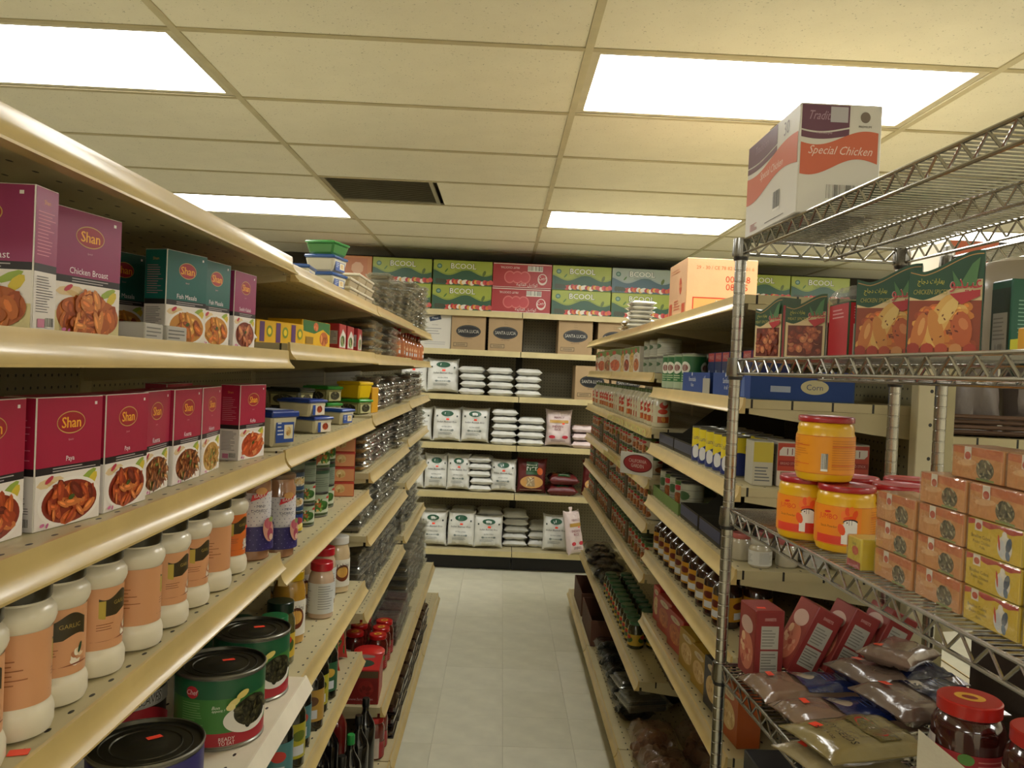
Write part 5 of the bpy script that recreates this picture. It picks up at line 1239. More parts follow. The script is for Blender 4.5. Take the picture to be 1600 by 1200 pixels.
for k, (x, y) in enumerate(((.645, 2.13), (.672, 2.055), (.745, 2.07), (.810, 2.055), (.88, 2.06), (.95, 2.07), (.72, 2.16), (.80, 2.15))):
    put('spice_jar', ('wj', k % 2), jar_mb(.028, .070, ('b8b4a4', 'b06058')[k % 2 == 0 and k < 3], 'b0a890', 'info' if k % 2 else None, k, .014), f'small white capped jar on the near end of fourth right shelf, {ORD[k]} one', 'jar', 'small white capped jars, near end of right run', (x, y, z), .3 + j(.3))
# fifth shelf
z = 1.0305
for k in range(27):
    y = 5.50 - k * .083
    if y < 3.27: break
    if k in (3, 11, 19): continue
    for i in range(2 if k % 4 != 2 and abs(y - 4.44) > .05 else 1): put('tin_can', ('tm', (k + 1) % 2), can_mb(.037, .074, 'b4ac94' if (k+1) % 2 else 'a89878', 'tomato', k, '8a8a82'), f'{("lower", "upper")[i]} tin with vegetable label, {ORD[k]} from the far end, fifth right shelf', 'can', 'tins on the fifth right shelf, far bays', (.652, y, z + i*.0745), RF + .4 + j(.2))
z = .9305
for k in range(20):
    x, y = (.655, .74)[k % 2], 3.15 - .098 * (k // 2)
    if y < 2.1: break
    yy = (k // 2) % 3 != 1
    put('syrup_bottle', ('sy', yy), bottle_mb(.040, .155, 'c89a20' if yy else 'b8b4a0', '2a120c', 'b88420' if yy else 'a88c50', '5c1c14', .66, 22), f'dark syrup bottle with yellow label, {ORD[k // 2]} from the far end, {("front", "back")[k % 2]} row', 'bottle', 'dark syrup bottles in the near right bay', (x, y, z), RF + .5 + j(.2))
# sixth shelf
z = .8305
for k in range(27):
    y = 5.50 - k * .083
    if y < 3.27: break
    if k in (4, 5, 12, 13, 20): continue
    put('tin_can', ('t6', k % 2), can_mb(.037, .110, 'b4ac94' if k % 2 else 'a89878', 'tomato', k, '7a8a6a'), f'tall tin with red and green label, {ORD[k]} from the far end, sixth right shelf', 'can', 'tins on the sixth right shelf, far bays', (.652, y, z), RF + .4 + j(.2))
z = .6805
def pasta(c, w_, h_):
    def f():
        D = Decal(); D.rect(-w_/2+.002, w_/2-.002, .004, h_-.004, c); D.food(0, h_*.45, w_*.36, h_*.26, PAL['broast' if c == 'a83428' else 'chick'], 3, 18, .25); D.ell(0, h_*.84, w_*.3, h_*.08, 'c8b890', 12); D.text('Pasta', 0, h_*.84, h_*.07, '7c1c18', w_*.4)
        return carton_mb(w_, .062, h_, c, D, Decal().rect(-.028, .028, .004, h_-.004, c).bars(-.02, .02, .01, .035), mat='print')
    return f
for k, (y, w_, h_, c, n_) in enumerate(((3.12, .08, .13, 'b02c2c', 'bright red'), (2.97, .17, .125, 'a83428', 'red'), (2.78, .17, .125, 'a83428', 'red'), (2.60, .15, .12, 'a88424', 'mustard yellow'), (2.44, .14, .12, 'a88424', 'mustard yellow'), (2.28, .14, .14, '2c2c34', 'dark'), (2.12, .13, .14, 'a8501c', 'orange'))):
    put('carton', ('pa', c, w_), pasta(c, w_, h_), f'{n_} food carton, {ORD[k]} from the far end on the sixth shelf, near right bay', 'box', 'cartons on the sixth right shelf', (.660, y, z), RF + .1)
# low shelf far bays: olive jars, a brown carton, shrivelled dark bags
z = .4005
for k in range(22):
    x, y = (.650, .735)[k % 2], 4.50 - .086 * (k // 2)
    put('food_jar', ('ol', k % 2), jar_mb(.036, .12, ('3c6a4c', '2c5a40')[k % 2], '3a3c20', 'olive', k % 2, .016), f'olive jar with green lid, {ORD[k // 2]} from the far end in the {("front", "back")[k % 2]} row', 'jar', 'olive jars on the low right shelf', (x, y, z), RF + .4)
put('carton', 'brc', lambda: carton_mb(.17, .36, .145, '5c5036', Decal().lines(-.06, .06, .06, .09, '4a4028', 2), mat='card'), 'plain brown carton at the near end of the low right shelf', 'carton', None, (.80, 3.335, z), 0)
def lumpbag(w_, d_, h_, col, seed, film=True, lump=None, nl=26):
    def f():
        m = MB(); rr = random.Random(seed)
        if lump:
            for k in range(nl):
                a = rr.uniform(0, 6.28); q = math.sqrt(rr.random()); x, y = w_*.40*q*math.cos(a), d_*.40*q*math.sin(a); hh = h_*(.82 - .5*q*q); s = rr.uniform(.016, .024)
                m.lathe([(s*.5, 0), (s, s*.5), (s*.95, s), (s*.5, s*1.45), (.001, s*1.6)], lump, 'food', 9, Matrix.Translation((x, y, max(.001, hh - s*1.3))) @ Matrix.Rotation(rr.uniform(-.4, .4), 4, 'X'))
            m.rbox(-w_*.34, w_*.34, -d_*.34, d_*.34, .001, h_*.45, lump, 'food', .02)
        S = pillow_fn(w_, d_, h_, seed, .06, .05); m.merge(pillow_mb(S, col, 'film' if film else 'plastic', 14, 14, flat=h_*.49), Matrix.Translation((0, 0, h_*.4905)))
        return m
    return f
for k, (x, y) in enumerate(((.70, 4.67), (.68, 4.84), (.72, 5.01), (.68, 5.18), (.71, 5.35), (.70, 5.51))):
    put('dried_food_bag', ('db', k % 3), lumpbag(.19, .16, .075, '2c281e', 40 + k, True, '3a3024', 16), f'shrivelled dark bag of dried food, {ORD[5 - k]} from the far end, low right shelf', 'bag', 'dark bags on the low right shelf', (x, y, z + .003), j(.15))
# base deck: brown trays, dark bags, brown bags of nuts
z = .1305
for k, y in enumerate((5.20, 4.66)):
    put('cardboard_tray', 'ct', lambda: tray_mb(.46, .36, .175, '5c3a2c', '4c3024', None, .8, .005), ('brown open cardboard box on the far right base deck', 'brown open cardboard box on the base deck, nearer one')[k], 'box', 'brown open boxes on the right base deck', (.725, y, z), RF)
n = 0
for k in range(9):
    x, y = (.632, .805)[k % 2], 4.30 - .19 * (k // 2)
    put('dried_food_bag', ('bb', k % 3), lumpbag(.155, .165, .085, '20241e', 60 + k, True, '23241c', 18), f'black bag of dried food, {ORD[k // 2]} from the far end, {("aisle", "wall")[k % 2]} side of base deck', 'bag', 'black bags on the right base deck', (x, y, z + .004), j(.08))
put('clear_tray', 'bt9', lambda: clam_mb(.20, .15, .055, '1c1e18', 3, .8).decal(Decal().rect(-.02, .03, -.01, .03, '8a8a84'), on_top(.0555)), 'dark clear tray with grey price label lying on the black bags', 'tray', None, (.655, 3.42, .222), .2)
put('clear_tray', 'bt9', None, 'dark clear tray with grey price label on base deck, farther', 'tray', None, (.66, 3.62, .222), .15)
for k, (x, y) in enumerate(((.65, 3.14), (.85, 3.16), (.65, 2.91), (.85, 2.93), (.65, 2.68), (.85, 2.70), (.65, 2.45), (.85, 2.47), (.65, 2.22), (.85, 2.24))):
    put('nut_bag', ('nb', k % 3), lumpbag(.185, .205, .135, '8a6a50', 80 + k, True, '7a5236', 40), f'clear bag of brown walnuts, {ORD[k // 2]} from the far end, {("aisle", "wall")[k % 2]} side of base deck', 'bag', 'bags of walnuts on the right base deck', (x, y, z + .003), j(.05))
# next aisle: brown sacks in a woven tray
def woven():
    m = MB(); 
    for k in range(4): m.rbox(-.30, .30, -.17, -.158, .002 + k*.013, .013 + k*.013, ('5c4434', '6a5040')[k % 2], 'card', .004)
    for k in range(4):
        m.rbox(-.30, -.288, -.157, .17, .002 + k*.013, .013 + k*.013, '5c4434', 'card', .004); m.rbox(.288, .30, -.157, .17, .002 + k*.013, .013 + k*.013, '5c4434', 'card', .004)
    return m.box(-.287, .287, -.157, .17, 0, .004, '4c3a2c', 'card')
put('woven_tray', 'wt', woven, 'brown woven tray under the sacks, seen through the wire racks', 'tray', None, (1.405, 2.20, 1.504), 0)
for k, x in enumerate((1.215, 1.40, 1.585)):
    put('grain_sack', ('gs', k % 2), lambda k=k: pillow_mb(pillow_fn(.17, .24, .11, 95 + k, .04), '7a706c', 'sack', 12, 12), f'grey brown sack in the woven tray, {ORD[k]} from the left', 'sack', 'grey brown sacks in the woven tray', (x, 2.14, 1.518 + .112), rot=(PI/2 - .12, 0, 0))
for k, (x, y) in enumerate(((1.25, 2.12), (1.45, 2.13), (1.25, 2.32), (1.45, 2.33))):
    put('patterned_bag', ('pb', k % 2), lambda k=k: MB().merge(pillow_mb(pillow_fn(.18, .30, .12, 98 + k, .04), '8a8680', 'sack', 12, 12).decal(Decal(.01, 0).grid(-.07, .07, -.10, .10, '3c3c3a', 8, 8).patch(-.06, .06, .02, .09, ['57534c', 'a8a49c', '2c2a28', '8a8680'], 3, 14, .3), on_pillow(pillow_fn(.18, .30, .12, 98 + k, .04), .18, .30)), Matrix.Translation((0, 0, .15)) @ STAND), f'grey and black patterned bag below the woven tray, {ORD[k]} one', 'bag', 'patterned bags in the next aisle', (x, y, 1.108), 0)
put('carton', 'owc', lambda: carton_mb(.20, .25, .185, 'cfc8b8', Decal().rect(-.098, .03, .09, .183, 'c86438').rect(.03, .098, .09, .183, '26221f'), mat='print'), 'white carton with orange and black band on the next aisle top shelf', 'carton', None, (1.265, 2.28, 1.8265), 0)
# ---------------------------------------------------------------- wire rack contents
TH = .052
def rk(u, v, z):
    """u = distance along the rack from its far post towards the camera, v = depth from the aisle face"""
    return (.513 + u*math.sin(TH) + v*math.cos(TH), 1.80 - u*math.cos(TH) + v*math.sin(TH), z)
# top shelf carton
def chick():
    w_, d_, h_ = .150, .315, .200
    def wave(D, w):
        a, b = -w/2 + .003, w/2 - .006; L = b - a; s = lambda x, k=0: math.sin((x - a)/L*PI*2*.85 + 3.5 + k)
        D.fn(a, a + L*.62, lambda x: h_*.775 + .006*s(x), h_*.985, '6c4456', 20); D.fn(a, a + L*.62, lambda x: h_*.70 + .005*s(x), lambda x: h_*.760 + .006*s(x), '6c4456', 20)
        D.fn(a, b, lambda x: h_*(.40 + .06*((x - a)/L)) + .012*s(x, .5), lambda x: h_*(.66 + .06*((x - a)/L)) + .010*s(x), 'cf6a4c', 24)
        D.text('Special Chicken', a + L*.52, h_*.565, h_*.10, 'e8d0c4', L*.82, shear=.35)
        D.text('Tradition', a + L*.30, h_*.89, h_*.08, 'a88a9a', L*.42, shear=.3); D.text('Homestyle', a + L*.3, h_*.73, h_*.03, 'b8a0a8', L*.4, shear=.2)
        return D
    D = wave(Decal(), w_); D.ell(.044, h_*.885, .009, .010, '7a6c60', 12); D.text('PREMIUM', .044, h_*.80, .004, '4c3c38', .034); D.bars(-.022, .030, h_*.12, h_*.265, 4, 22); D.rect(-.02, .012, h_*.83, h_*.97, 'b8b4b8')
    E = wave(Decal(), d_); E.text('30', .088, h_*.87, h_*.13, '8a8084', .03); E.bars(.025, .065, h_*.13, h_*.32, 5, 16); E.lines(-.118, -.07, h_*.04, h_*.12, 'a03c34', 5, 2, .4); E.lines(-.02, .10, h_*.045, h_*.065, '4a4440', 1)
    m = carton_mb(w_, d_, h_, 'dad6cc', D, E, mat='print'); T = Decal(); T.rect(-.075, .075, -.02, .02, 'b8a888'); return m.decal(T, on_top(h_))
x, y, z = rk(.30, .012, RKZ[0] + .004)
put('carton', 'spc', chick, 'white and coral carton lettered Special Chicken on top of the wire rack', 'carton', None, (.596, 1.650, RKZ[0] + .0042), 0)
# second rack shelf: chicken spice cartons with wavy tops
def wavebox(w_, h_, kind, d_=.045):
    def f():
        wv = lambda x: (lambda q: 3*q*q - 2*q*q*q)(max(0, min(1, (x/w_ + .36)/.80))) + (.18*max(0, -.30 - x/w_)/.2)
        top = lambda x: h_*(.79 + .20*wv(x)); n = 20
        xs = [-w_/2 + w_*i/n for i in range(n + 1)]
        pts = [(-w_/2, 0), (w_/2, 0)] + [(x, top(x)) for x in xs[::-1]]
        m = MB().prism(pts, -d_/2, d_/2, 1, '1c4a30' if kind != 'meat' else '2a4a2c', 'print')
        D = Decal(); e = .0015
        D.fn(-w_/2 + e, w_/2 - e, e, lambda x: h_*(.52 + .20*wv(x)), 'd8c090', 20)
        D.fn(-w_/2 + e, w_/2 - e, lambda x: top(x) - .006, lambda x: top(x) - .0045, 'b08a50', 20)
        rr = random.Random(6)
        if kind == 'chicken':
            D.patch(-w_/2 + e, w_/2 - e, e, h_*.52, PAL['chicken'], 9, 34, .2, under='8c3c1c')
            D.blob(-w_*.06, h_*.34, w_*.13, h_*.25, -.35, 'd8a858', 16); D.blob(-w_*.10, h_*.24, w_*.10, h_*.2, .25, 'c8843c', 14); D.blob(-w_*.33, h_*.22, w_*.10, h_*.19, -.2, 'c07034', 14); D.blob(w_*.24, h_*.25, w_*.14, h_*.17, .1, 'b85a2c', 14); D.blob(w_*.05, h_*.42, w_*.09, h_*.14, -.5, 'e0bc70', 12)
            D.blob(-w_*.30, h_*.27, w_*.04, h_*.09, -.2, 'd89a58', 10); D.blob(w_*.26, h_*.30, w_*.06, h_*.06, .4, 'cc7c48', 10)
            for k in range(14): D.blob(rr.uniform(-w_*.3, w_*.3), rr.uniform(h_*.15, h_*.45), .0022, .0010, rr.uniform(0, 3), '6a2c14', 6)
            for k in range(5): D.blob(-w_*.40 + k*w_*.19, h_*.06, w_*.09, h_*.055, .3*k, rr.choice(['9c3424', 'b04a2c', 'a83c28', 'c88850']), 10)
        else:
            D.patch(-w_*.42, w_*.42, h_*.03, h_*.50, PAL['kebab'], 11, 60, .16, under='6a2c1c')
        D.poly([(w_*.08, h_*.80), (w_*.20, h_*.68), (w_*.34, h_*.86), (w_*.44, h_*.92), (w_*.40, h_*.66), (w_*.12, h_*.64)], '4c7a48')
        D.text('\ufeee\ufeaa\ufef4\ufe92\ufecb', w_*.27, h_*.655, h_*.12, 'b83038', w_*.42, out='c8b0a0'); D.poly([(w_*.06, h_*.58), (w_*.46, h_*.62), (w_*.46, h_*.56), (w_*.22, h_*.48)], 'b43034')
        D.text('CHICKEN SPICES' if kind == 'chicken' else 'MEAT SPICES', -w_*.20, h_*.60, h_*.045, 'a8a050', w_*.46, shear=.1); D.text('\ufe9d\ufe8e\ufe9f\ufea9 \ufe95\ufe8d\ufead\ufe8e\ufeec\ufe91', -w_*.20, h_*.690, h_*.075, 'c8c04c', w_*.36)
        m.decal(D, on_front(-d_/2))
        for sg in (-1, 1):
            E = Decal(); E.rect(-d_/2 + e, d_/2 - e, e, h_*.86 if sg > 0 else h_*.74, '243c2c' if kind == 'chicken' else 'b02c34'); E.rect(-d_*.34, d_*.34, h_*.03, h_*.52, 'b0aca0'); E.lines(-d_*.3, d_*.3, h_*.14, h_*.50, '7a7870', 9, 2, .3); E.bars(-d_*.24, d_*.24, h_*.03, h_*.11, 2); E.lines(-d_*.3, d_*.3, h_*.56, h_*.68, 'd0a0a0', 4, 4, .4)
            m.decal(E, on_side(sg*w_/2, sg))
        return m
    return f
Z = RKZ[1] + .0037; G = 'wavy topped spice cartons on the wire rack'
put('spice_box', 'wc', wavebox(.094, .150, 'chicken'), 'large chicken spice carton with wavy top, right one, on the wire rack', 'box', G, (.634, 1.175, Z), -.55)
put('spice_box', 'wc', None, 'large chicken spice carton with wavy top, left one, on the wire rack', 'box', G, (.622, 1.325, Z), -.50)
put('spice_box', 'wm', wavebox(.075, .125, 'meat', .05), 'spice carton with meat picture beside a red sided carton, on the wire rack', 'box', G, (.588, 1.592, Z), -.42)
put('spice_box', 'wm', None, 'spice carton with meat picture nearest the rack post', 'box', G, (.567, 1.700, Z), -1.1)
def redside():
    D = Decal(); D.rect(-.020, .020, .003, .097, 'b42c34'); D.rect(-.014, .014, .005, .060, 'b8b4a8'); D.bars(-.012, .012, .006, .016, 3); D.lines(-.012, .012, .02, .058, '8a8680', 7, 2); D.lines(-.014, .014, .068, .092, 'd8a0a0', 5, 2, .3)
    return carton_mb(.045, .10, .100, '2a4a2c', D, Decal().rect(-.048, .048, .003, .097, 'b42c34').lines(-.03, .03, .07, .09, 'd8a0a0', 3), mat='print').rbox(-.022, .022, -.048, .048, .1002, .128, 'a8a8a4', 'film', .008, taper=-.004)
put('spice_box', 'rs', redside, 'red sided spice carton with white panel, left of the chicken cartons', 'box', G, (.627, 1.478, Z), -.05)
put('spice_box', 'rs', None, 'second red sided spice carton, pressed against the left chicken carton', 'box', G, (.678, 1.455, Z), -.05)
def greenback():
    D = Decal(); D.poly([(-.045, .002), (.045, .002), (.045, .040), (-.045, .026)], 'c8c428'); D.rect(-.045, .045, .04, .105, '1c5a44'); D.ell(.005, .098, .006, .006, 'a83038', 10); D.text('ABIDO SPICES', .005, .088, .004, 'a8b050', .04); D.lines(-.036, .036, .034, .084, '7aa890', 9, 2, .3)
    return carton_mb(.092, .05, .112, '1c5a44', D, Decal().rect(-.023, .023, .002, .1, '2c4034').rect(-.018, .018, .006, .065, 'a8a498').bars(-.01, .01, .008, .02).lines(-.016, .016, .025, .06, '807c74', 6), mat='print')
put('spice_box', 'gb', greenback, 'green spice carton showing its text back, right of the large chicken carton', 'box', G, (.755, 1.165, Z), -.03)
put('spice_box', 'yl', lambda: carton_mb(.07, .04, .035, 'd09818', Decal().rect(-.033, .033, .028, .034, '6a4a3c').text('CUBES', .01, .015, .010, '6a3a10', .03), mat='print'), 'small golden yellow box in front of the green spice carton', 'box', G, (.690, 1.02, Z), 0)
# bowls or pale domed tub seen above, on the back rack
put('storage_tub', 'dome', lambda: MB().lathe([(.070, 0), (.076, .004), (.082, .11), (.080, .138), (.068, .158), (.035, .168), (.001, .169)], 'a89c88', 'plastic', 40), 'pale grey rounded tub behind the green spice carton on the wire rack', 'tub', None, (.838, 1.315, Z), 0)
# third rack shelf: large yellow stock jars
def jumbo(label, rz, loc, grp='yellow stock jars on the wire rack'):
    g = thing('stock_jar', label, 'jar', loc, rz, grp); r = .0485
    pf = [(.040, 0), (.045, .003), (.0475, .010), (r, .014), (r, .080), (.0465, .085), (.0475, .090), (.0455, .098), (.043, .102)]
    if 'jb' not in _mc:
        _mc['jb'] = MB().lathe(pf, 'dcaa14', 'plastic', 40).mesh('jar_body')
        _mc['jl'] = MB().lathe([(.043, .1022), (.0465, .1025), (.0472, .104), (.0472, .110), (.0455, .1125), (.040, .1128), (.038, .1118), (.001, .1118)], 'a01c24', 'plastic', 40).mesh('lid')
        D = Decal(.0025, .0008); P = PI * r
        D.fn(-P, P, .015, .079, 'e09018', 70); D.fn(-P, P, .0145, .0155, 'c8601c', 70); D.fn(-P, P, .0785, .0795, 'c8601c', 70)
        D.fn(-P*.32, P*.24, .015, .079, 'e8861c', 24)
        # flame-crested hen emblem and word
        D.fn(-.040, .010, .016, .030, 'd8402c', 14)
        D.text('JUMBO', -.018, .060, .011, 'd83024', .034); D.blob(-.018, .069, .006, .002, .1, 'd83024'); D.text('Stock Powder', -.016, .045, .004, '7a4a18', .03)
        D.fn(.006, .030, .018, lambda x: .050 + .010*math.sin((x - .006)/.024*PI), 'e8e4dc', 14)
        for k, (px, py, q) in enumerate(((.008, .066, .0), (.014, .072, .1), (.020, .074, -.1), (.026, .068, -.3))): D.blob(px, py, .0040, .0075, q, 'e8501c' if k % 2 else 'f07828', 9)
        D.blob(.018, .061, .010, .004, .1, 'e8501c'); D.blob(.019, .055, .0115, .0050, .1, '1c1a20', 12); D.blob(.0195, .0525, .0108, .0055, 0, 'e8e4dc', 12); D.blob(.014, .054, .0012, .0012, 0, '1c1a20'); D.blob(.006, .042, .0055, .010, .3, 'e8501c', 9); D.blob(.007, .052, .003, .0015, .3, 'e09018')
        D.fn(.016, .032, .016, .034, 'c82c20', 10)
        for sg in (P*.62, -P*.62): D.lines(sg - P*.26, sg + P*.26, .022, .074, 'c0701c', 13, 4, .25); D.fn(sg - P*.26, sg + P*.26, .062, .0628, 'd03c20', 10); D.fn(sg - P*.26, sg + P*.26, .030, .0308, 'd03c20', 10)
        D.bars(-P*.99, -P*.92, .02, .05, 3)
        _mc['jd'] = MB().decal(D, on_cyl(r)).mesh('label')
    for nme, k in (('jar_body', 'jb'), ('lid', 'jl'), ('label', 'jd')):
        o = bpy.data.objects.new(nme, _mc[k]); COL.objects.link(o); o.parent = g
    return g
Z = RKZ[2] + .0037
jumbo('yellow stock jar with hen emblem, front one of the bottom layer', math.radians(-36), (.598, 1.392, Z))
jumbo('yellow stock jar with hen emblem, left one partly hidden by the front jar', math.radians(-38), (.566, 1.492, Z))
jumbo('yellow stock jar stacked on top, back label turned to the camera', math.radians(150), (.574, 1.434, Z + .1132))
jumbo('yellow stock jar right of the front one, label turned away', math.radians(110), (.708, 1.425, Z))
jumbo('yellow stock jar in the second row behind the front one', math.radians(100), (.664, 1.522, Z))
jumbo('yellow stock jar in the second row at the right', math.radians(200), (.775, 1.525, Z))
# stock cube cartons shrink wrapped along the aisle edge
def cube(kind, w_=.100, h_=.0415, d_=.055):
    def f():
        D = Decal(); e = .001
        if kind == 'o':
            D.rect(-w_/2+e, w_/2-e, e, h_-e, 'c88a50'); D.fn(-w_/2+e, w_/2-e, lambda x: h_*(.78 - .10*(x/w_+.5)), h_-e, 'c0683c', 8); D.blob(-w_*.2, h_*.5, w_*.2, h_*.10, .1, 'd8a878', 10)
            rr = random.Random(8)
            D.ell(w_*.17, h_*.36, w_*.17, h_*.30, '57503c', 12)
            for k in range(26): D.blob(w_*.17 + rr.uniform(-.14, .15)*w_, h_*(.36 + rr.uniform(-.24, .28)), w_*.045, h_*.035, rr.uniform(0, 3), rr.choice(['3c3828', '6c664c', '2c2a1e', '8a8466', 'a8a080']), 7)
            D.fn(w_*.02, w_*.36, h_*.03, h_*.10, '7a8a48', 3)
            D.rect(-w_*.24, -w_*.10, h_*.60, h_*.99, 'd8d0c0'); D.ell(-w_*.17, h_*.72, w_*.06, h_*.12, 'b84838', 10)
            D.text('Cube', -w_*.36, h_*.6, h_*.12, 'd8b088', w_*.16); 
        else:
            D.rect(-w_/2+e, w_/2-e, e, h_-e, 'd0b028'); D.fn(-w_/2+e, w_/2-e, lambda x: h_*(.84 + .05*math.sin(x*160)), h_-e, 'b03430', 12)
            D.rect(-w_*.36, -w_*.22, h_*.66, h_*.99, 'd8d0c0'); D.ell(-w_*.29, h_*.80, w_*.055, h_*.10, 'b84838', 10)
            D.text('Bouillon Cubes', -w_*.24, h_*.50, h_*.10, '3c3424', w_*.42); D.text('Poulet Chicken', -w_*.22, h_*.34, h_*.09, '3c3424', w_*.40); D.text('Pollo', -w_*.2, h_*.2, h_*.08, '3c3424', w_*.16)
            D.ell(w_*.20, h_*.40, w_*.13, h_*.34, 'd8d4c8', 14); D.ell(w_*.15, h_*.36, w_*.065, h_*.24, 'c8ccd0', 10); D.blob(w_*.27, h_*.5, w_*.05, h_*.22, -.3, '3c5068', 9); D.blob(w_*.19, h_*.74, w_*.045, h_*.12, .2, 'e0dcd0', 8); D.blob(w_*.26, h_*.2, w_*.04, h_*.15, .3, '506c88', 8); D.blob(w_*.1, h_*.5, w_*.018, h_*.24, .2, 'c84030', 7)
        m = carton_mb(w_, d_, h_, 'c88a50' if kind == 'o' else 'd0b028', D, Decal().rect(-d_/2+e, d_/2-e, e, h_-e, 'cc9450' if kind == 'o' else 'd0b028').rect(-.01, .008, h_*.5, h_-e, 'd8d0c0'), mat='print')
        return m.rbox(-w_/2 - .0012, w_/2 + .0012, -d_/2 - .0022, d_/2 + .0012, .0002, h_ + .0002, (1, 1, 1), 'wrap', .002)
    return f
CRZ = RF + TH; G = 'shrink wrapped stock cube cartons on the wire rack'
hgt = .0425
def cu(u, v, lv, kind, lab, dz=0, rz=0): put('stock_cube_box', ('cu', kind), cube(kind), lab, 'box', G, rk(u, v, Z + lv*hgt + dz), CRZ + rz)
for lv in range(3): cu(.630, .058, lv, 'o', ('bottom', 'middle', 'top')[lv] + ' brown cube carton in the leftmost column, by the yellow jars')
for lv in range(4): cu(.737, .060, lv, 'o', ('bottom', 'second lowest', 'second highest', 'top')[lv] + ' brown cube carton in the second column from the yellow jars')
for lv in range(3): cu(.845, .060, lv, 'y', ('bottom', 'middle', 'top')[lv] + ' yellow rooster cube carton in the third column, wire rack')
cu(.845, .060, 3, 'o', 'brown cube carton resting on the yellow rooster cartons')
for lv in range(3): cu(.952, .060, lv, 'y', ('bottom', 'middle', 'top')[lv] + ' yellow rooster cube carton cut off by the right picture edge')
cu(.952, .060, 3, 'o', 'brown cube carton over the yellow ones at the right picture edge')
cu(.790, .070, 4, 'o', 'topmost brown cube carton, left one of the upper layer'); cu(.897, .070, 4, 'o', 'topmost brown cube carton at the right picture edge')
put('soup_box', 'mg', lambda: carton_mb(.045, .06, .048, 'd0b818', Decal().rect(-.021, .021, .001, .012, 'a83038').ell(.004, .028, .010, .007, 'c84a2c').text('Soup', .0, .038, .006, '5c6a20', .02), Decal().rect(-.028, .028, .001, .012, 'a83038'), mat='print').rbox(-.0235, .0235, -.0318, .031, .0002, .0488, (1, 1, 1), 'wrap', .002), 'small yellow and red box at the rack edge below the yellow jars', 'box', G, rk(.545, .045, Z), CRZ)
put('green_box', 'grb', lambda: carton_mb(.09, .05, .018, '3c8a34', Decal().lines(-.04, .04, .003, .015, '2a6a28', 2), mat='print'), 'flat bright green box lying before the upper cube cartons', 'box', None, rk(.93, .022, Z + 4*hgt), CRZ) if False else None
# lowest visible rack shelf: pink cartons, flour bags, jars
Z = RKZ[3] + .0037
def pinkc():
    w_, d_, h_ = .062, .085, .150
    D = Decal(); D.rect(-.029, .029, .003, .147, '842e2c'); D.poly([(-.019, .118), (-.019, .022), (.019, .022), (.019, .118)], 'a8a498'); D.rect(-.019, .019, .066, .070, '842e2c'); D.lines(-.017, .017, .026, .062, '6c6860', 6, 2); D.lines(-.017, .017, .074, .112, '7c7870', 6, 3); D.text('SWEETS', 0, .132, .006, 'd8b0a8', .024)
    E = Decal(); E.rect(-.040, .040, .003, .147, '8e3a34'); E.food(0, .055, .034, .04, ['c87a60', 'd8a080', 'b05040', 'e0b890'], 2, 20, .25); E.ell(0, .11, .03, .018, 'c8a898')
    T = Decal(); T.rect(-.029, .029, -.040, .040, '883834'); stick(T, -.012, -.02, .010)
    return carton_mb(w_, d_, h_, '842e2c', D, E, E, T, mat='print')
for k, (u, v, rot, dz) in enumerate(((.072, .060, (0, 0, .10), 0), (.075, .125, (0, .46, .1), .0145), (.080, .203, (0, .46, .1), .0145), (.086, .281, (0, .46, .1), .0145))):
    x, y, _ = rk(u, v, 0)
    put('sweets_box', 'pkc', pinkc, ('pinkish red sweets carton standing upright by the rack post', 'pinkish red sweets carton leaning on the upright one', 'pinkish red sweets carton leaning, third from the rack post', 'pinkish red sweets carton leaning, fourth and farthest from aisle')[k], 'box', 'pinkish sweets cartons on the low rack shelf', (x, y, Z + dz), rot=rot)
def flour(col, patch, seed, w_=.145, h_=.21, t_=.045, txt=None):
    def f():
        S = pillow_fn(w_, h_, t_, seed, .04, .03); b = pillow_mb(S, col, 'cello', 12, 16, flat=t_*.46); D = Decal(.01, 0)
        if patch: D.grid(-w_*.44, w_*.44, -h_*.12, h_*.40, patch, 12, 12); D.ell(-w_*.15, -h_*.02, w_*.2, h_*.09, 'b8a890', 12); D.food(-w_*.15, -h_*.01, w_*.16, h_*.06, ['c8bca4', 'b0a088', 'd8cdb8'], seed, 10, .4); D.lines(-w_*.3, w_*.3, h_*.1, h_*.3, '5c6c98', 5, 3, .2)
        if txt: D.grid(-w_*.34, w_*.34, h_*.02, h_*.22, '6a5c2c', 8, 6); D.ell(0, h_*.12, w_*.26, h_*.08, 'a82c24', 24); D.text('A', 0, h_*.12, h_*.08, 'e0d0c0'); D.text(txt, 0, -h_*.22, h_*.07, '2c241c', w_*.7); D.text('Net 14 oz', 0, -h_*.32, h_*.04, '2c241c', w_*.4)
        stick(D, -w_*.22, -h_*.30, w_*.09)
        b.decal(D, on_pillow(S, w_, h_), 'cello'); return MB().merge(b, Matrix.Translation((0, 0, t_*.462)))
    return f
FB = [(.635, 1.605, .000, -1.45, 'fa', None, None, None, 'clear and navy flour bag near the rack post, on the low rack shelf'), (.655, 1.472, .002, -1.40, 'fa', None, None, None, 'clear and navy flour bag, second from the rack post'),
      (.795, 1.585, .044, -1.3, 'fb', None, None, None, 'clear and navy flour bag behind the front two'), (.800, 1.585, .088, -.9, 'fc', None, None, None, 'pinkish clear bag of nuts at the back of the low rack shelf'),
      (.790, 1.455, .044, -1.35, 'fb', None, None, None, 'dark clear bag left of the red lidded jars'), (.585, 1.335, .000, -1.25, 'fd', None, None, None, 'pale beige bag lying at the rack edge'),
      (.612, 1.330, .030, -1.30, 'fe', None, None, None, 'beige bag lettered poppy seeds with red oval')]
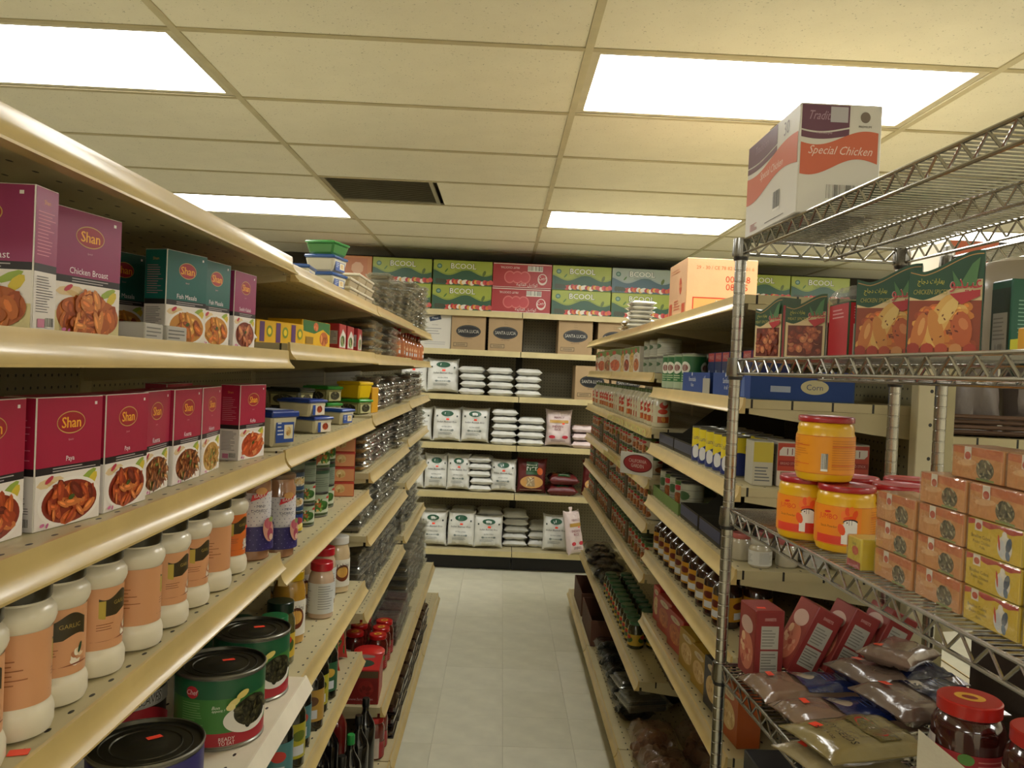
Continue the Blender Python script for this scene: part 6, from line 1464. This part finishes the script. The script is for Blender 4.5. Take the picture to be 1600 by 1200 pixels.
spec = {'fa': flour('7e6452', '16265a', 31, .125, .235, .045), 'fb': flour('6e5c50', '10183a', 33), 'fc': flour('7a6456', None, 35, .10, .13, .04), 'fd': flour('948664', None, 36, .12, .17, .03), 'fe': flour('86784c', None, 37, .14, .20, .035, 'POPPY SEEDS')}
for (u, v, dz, rz, key, a, b_, c, lab) in FB:
    put('flour_bag', key, spec[key], lab, 'bag', 'bags lying on the low rack shelf', (u, v, Z + dz), rot=(0, 0, rz))
def redjar(): return jar_mb(.055, .125, 'b0241c', '3a120e', 'fig', 1, .024, lidtxt=True, n=40)
for k, (x, y) in enumerate(((.790, 1.325), (.838, 1.205))):
    put('jam_jar', 'rj', redjar(), ('large red lidded jar on the low rack shelf, left one', 'large red lidded jar cut off by the right picture edge')[k], 'jar', 'large red lidded jars on the low rack shelf', (x, y, Z), -.55)
put('paper_card', 'wcard', lambda: MB().prism([(0, 0), (.16, 0), (.16, .055), (.0, .176)], -.0008, .0008, 1, 'b8b09c', 'card'), 'blank cream card standing at the bottom right corner', 'card', None, (.572, 1.07, Z), -.05)
# below: dark cartons on the lower rack shelf
Z = RKZ[4] + .0037
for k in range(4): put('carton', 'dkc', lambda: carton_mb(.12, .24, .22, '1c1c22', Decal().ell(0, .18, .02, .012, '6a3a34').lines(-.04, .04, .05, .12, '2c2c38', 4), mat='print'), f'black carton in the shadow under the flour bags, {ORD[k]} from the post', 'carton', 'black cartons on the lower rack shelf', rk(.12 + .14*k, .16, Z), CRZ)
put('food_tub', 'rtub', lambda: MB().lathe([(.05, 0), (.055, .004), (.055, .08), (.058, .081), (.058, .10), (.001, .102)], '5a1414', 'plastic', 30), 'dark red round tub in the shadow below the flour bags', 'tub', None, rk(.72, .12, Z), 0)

# dark cartons added on the back rack to hide bright decks and cut light
for k in range(3):
    put('carton', 'bkc', lambda: carton_mb(.27, .30, .50, '3a2e24', Decal().lines(-.08, .08, .30, .40, '2a2018', 3, 4)), f'dark brown carton added to block light on back wire rack, {ORD[k]} from its far post', 'carton', 'added light-blocking cartons on the back wire rack', (.972 + .18 + .03 + .012*k, 1.60 - .30*k, .6045), CRZ)
